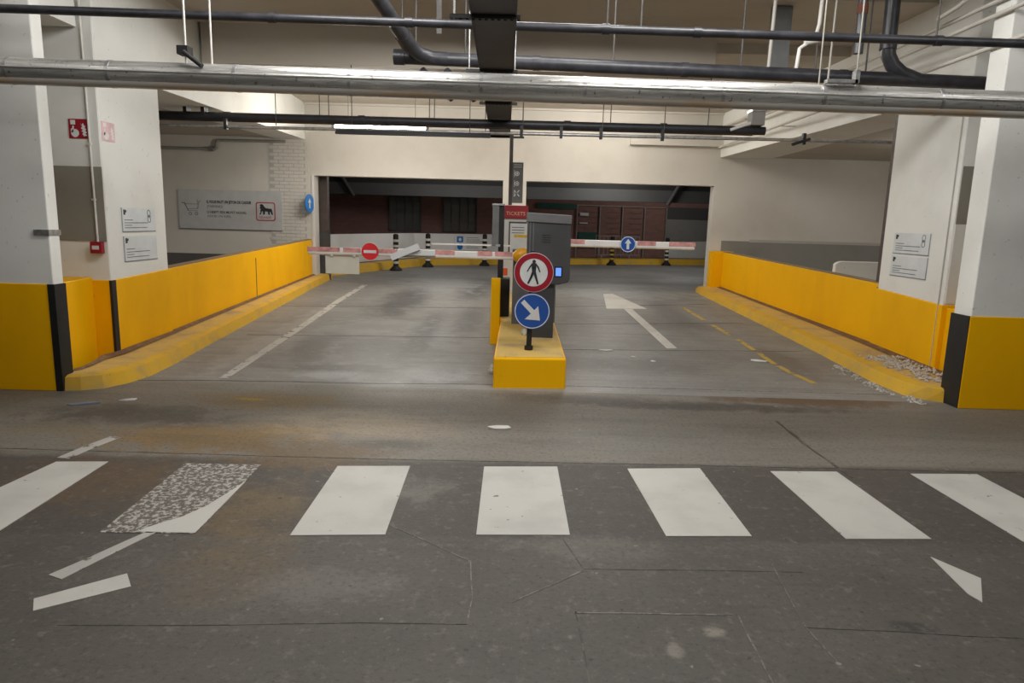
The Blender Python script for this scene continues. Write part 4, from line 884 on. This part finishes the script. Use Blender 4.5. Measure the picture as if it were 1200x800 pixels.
gpst = MB().box((-.335, 8.80, gz(0, 8.9) - .01), (-.215, 8.92, .93)).build('guard_post', YELLOW, None, .012); tag(gpst, 'short square yellow post at the left flank of the island', 'post')
sl = thing('slim_terminal', (-.24, 9.3, .4), 'slim dark terminal with grey front panel left of the white kiosk', 'terminal')
MB().box((-.268, 9.22, .39), (-.195, 9.36, 1.86)).build('column', BLACKP, sl, .006)
MB().box((-.352, 9.20, 1.33), (-.262, 9.34, 1.86)).build('front_panel', CABIN_L, sl, .006)
MB().box((-.36, 9.19, 1.86), (-.19, 9.37, 1.885)).build('top_cap', STEEL, sl, .004)
MB().box((-.23, 9.15, .38), (-.10, 9.45, .90)).build('foot_casing', BLACKP, sl, .01)
MB().box((-1.16, 9.235, 1.325), (-.10, 9.25, 1.345)).build('thin_rod', ARMW, sl)
for x in (-.30,): MB().box((x, 9.18, 1.318), (x + .06, 9.235, 1.352)).build('rod_clip', STEEL, sl)
kx = thing('payment_kiosk', (-.06, 11.7, .47), 'white kiosk with red header and pale panel below the grey hanging sign', 'kiosk')
MB().box((-.255, 11.62, .45), (.14, 11.92, 1.72)).build('body', SIGNW, kx, .01)
hd = MB().box((-.275, 11.56, 1.715), (.155, 11.93, 1.925)).build('header', SIGNR, kx, .006)
text('TICKETS', .085, frame((-.055, 11.56, 1.765)), .001, plain('header_pale_yellow', (.70, .45, .25), .5), hd, align='CENTER')
fr = frame((-.165, 11.62, 1.06))
MB().flat(rect(0, 0, .30, .60), fr, 0, .012).build('recess_border', CABIN, kx); MB().flat(rect(.022, 0, .318, .572), fr, .012, .01).build('panel', NOTICE, kx)
MB().flat(rect(.09, .34, .318, .385), fr, .022, .003).build('yellow_strip', YSTRIP, kx)
for v in (.41, .455, .50): MB().flat(rect(.05, v, .26, v + .012), fr, .022, .003).build('print_line', CABIN_L, kx)
MB().flat(rect(.12, .075, .27, .10), fr, .022, .004).build('coin_slot', BLACKP, kx)
MB().box((-.255, 11.60, .76), (-.17, 11.63, .88)).build('orange_reflector', ORANGE, kx)
gsn = thing('hanging_sign', (-.04, 11.56, 1.97), 'narrow grey sign with white pictograms above the red header', 'sign')
fr = frame((-.125, 11.57, 1.965))
MB().flat(rect(0, 0, .175, .655), fr, 0, .015).build('panel', CABIN_L, gsn)
for v in (.575, .61): MB().flat(rect(.02, v, .155, v + .012), fr, .015, .002).build('pale_line', SIGNG, gsn)
for k, v in enumerate((.43, .27, .11)):
    m = MB(); m.ring((.075, v + .045), .026, .038, fr, .015, .002, 16) if k != 2 else m.flat([(.03, v), (.045, v), (.075, v + .04), (.105, v), (.125, v), (.09, v + .05), (.125, v + .10), (.105, v + .10), (.075, v + .06), (.045, v + .10), (.03, v + .10), (.06, v + .05)], fr, .015, .002)
    m.flat(rect(.028, v - .01, .036, v + .10), fr, .015, .002).flat(rect(.064, v + .03, .09, v + .06), fr, .015, .002); m.build('pictogram', SIGNW, gsn)
MB().box((-.16, 11.585, 2.3), (-.10, 11.60, 2.34)).build('bracket', STEEL, gsn)

# ------------------------------------------------------------------ litter
def scrap(x, y, sx, sy, rot, label, mat=PAPER, name='paper_scrap', h=.012, z=None):
    n = 7; m = MB(); z0 = gz(x, y) if z is None else z; P = []
    for k in range(n):
        a = 2 * math.pi * k / n + random.uniform(-.25, .25); r = random.uniform(.75, 1.1)
        u, v = math.cos(a) * sx * r, math.sin(a) * sy * r
        P.append((x + u * math.cos(rot) - v * math.sin(rot), y + u * math.sin(rot) + v * math.cos(rot)))
    vs = [(px, py, z0 + .0015) for px, py in P] + [(px, py, z0 + .004 + random.uniform(0, h)) for px, py in P] + [(x, y, z0 + h * 1.3)]
    fs = [tuple(range(n - 1, -1, -1))] + [(i, (i + 1) % n, n + (i + 1) % n, n + i) for i in range(n)] + [(n + i, n + (i + 1) % n, 2 * n) for i in range(n)]
    o = m.add(vs, fs).build(name, mat); tag(o, label, 'litter'); return o
scrap(-.10, 5.33, .11, .045, -.1, 'white paper scrap lying alone on the asphalt before the island')
scrap(-.25, 7.32, .05, .09, .2, 'crumpled white lump against the left side of the island', CHIP, 'rubble_lump', .07)
scrap(1.17, 8.60, .11, .035, 0, 'flat white scrap on the ramp right of the island')
scrap(3.00, 8.24, .12, .06, -.3, 'pale paper scrap beside the worn yellow line')
scrap(1.66, 8.05, .035, .05, .2, 'tiny white fleck left of the worn yellow line, below the arrow')
scrap(1.45, 8.25, .03, .04, .4, 'tiny white fleck at the foot of the painted arrow')
scrap(-3.42, 5.84, .09, .05, .5, 'torn white scrap on the floor in front of the rounded kerb nose')
scrap(-3.72, 5.68, .13, .03, .4, 'bluish plastic strip beside the torn scrap at the kerb nose', plain('bluish_plastic', (.22, .27, .36), .4), 'plastic_strip')
scrap(.10, 7.9, .05, .06, .2, 'grey rubble heap on the island behind the sign post', CHIP, 'rubble_lump', .06, ih(0, 7.9))
scrap(.55, 8.1, .03, .04, 0, 'small white fleck on the ramp against the right flank of the island')
m = MB()
for k in range(620):
    t = random.random()
    if k < 480:
        y = 6.84 + 1.2 * t; lo_ = 4.30 - .10 * t; x = random.uniform(lo_, 4.58) if random.random() < .8 else random.uniform(lo_ - .12, 4.4)
        if y < 7.25 and x > 4.40 + .5 * (y - 6.84): continue
        z = gz(x, y) + .143 + random.uniform(0, .02) * max(0, (x - 4.2) / .3)
    else:
        y = 6.5 + 1.6 * t; x = (4.05 if y < 6.80 else 3.91) - abs(random.gauss(0, .07)); z = gz(x, y) + .002
    s = random.uniform(.007, .027); a = random.uniform(0, 3.14)
    c, d = math.cos(a) * s, math.sin(a) * s
    m.add([(x - c, y - d, z), (x + d, y - c, z), (x + c * .8, y + d, z), (x - d, y + c, z), (x + random.uniform(-.3, .3) * s, y, z + s * .9)], [(3, 2, 1, 0), (0, 1, 4), (1, 2, 4), (2, 3, 4), (3, 0, 4)])
o = m.build('stone_chips', CHIP); tag(o, 'spill of pale stone chips over the right kerb by the black stripe', 'rubble', kind='stuff')
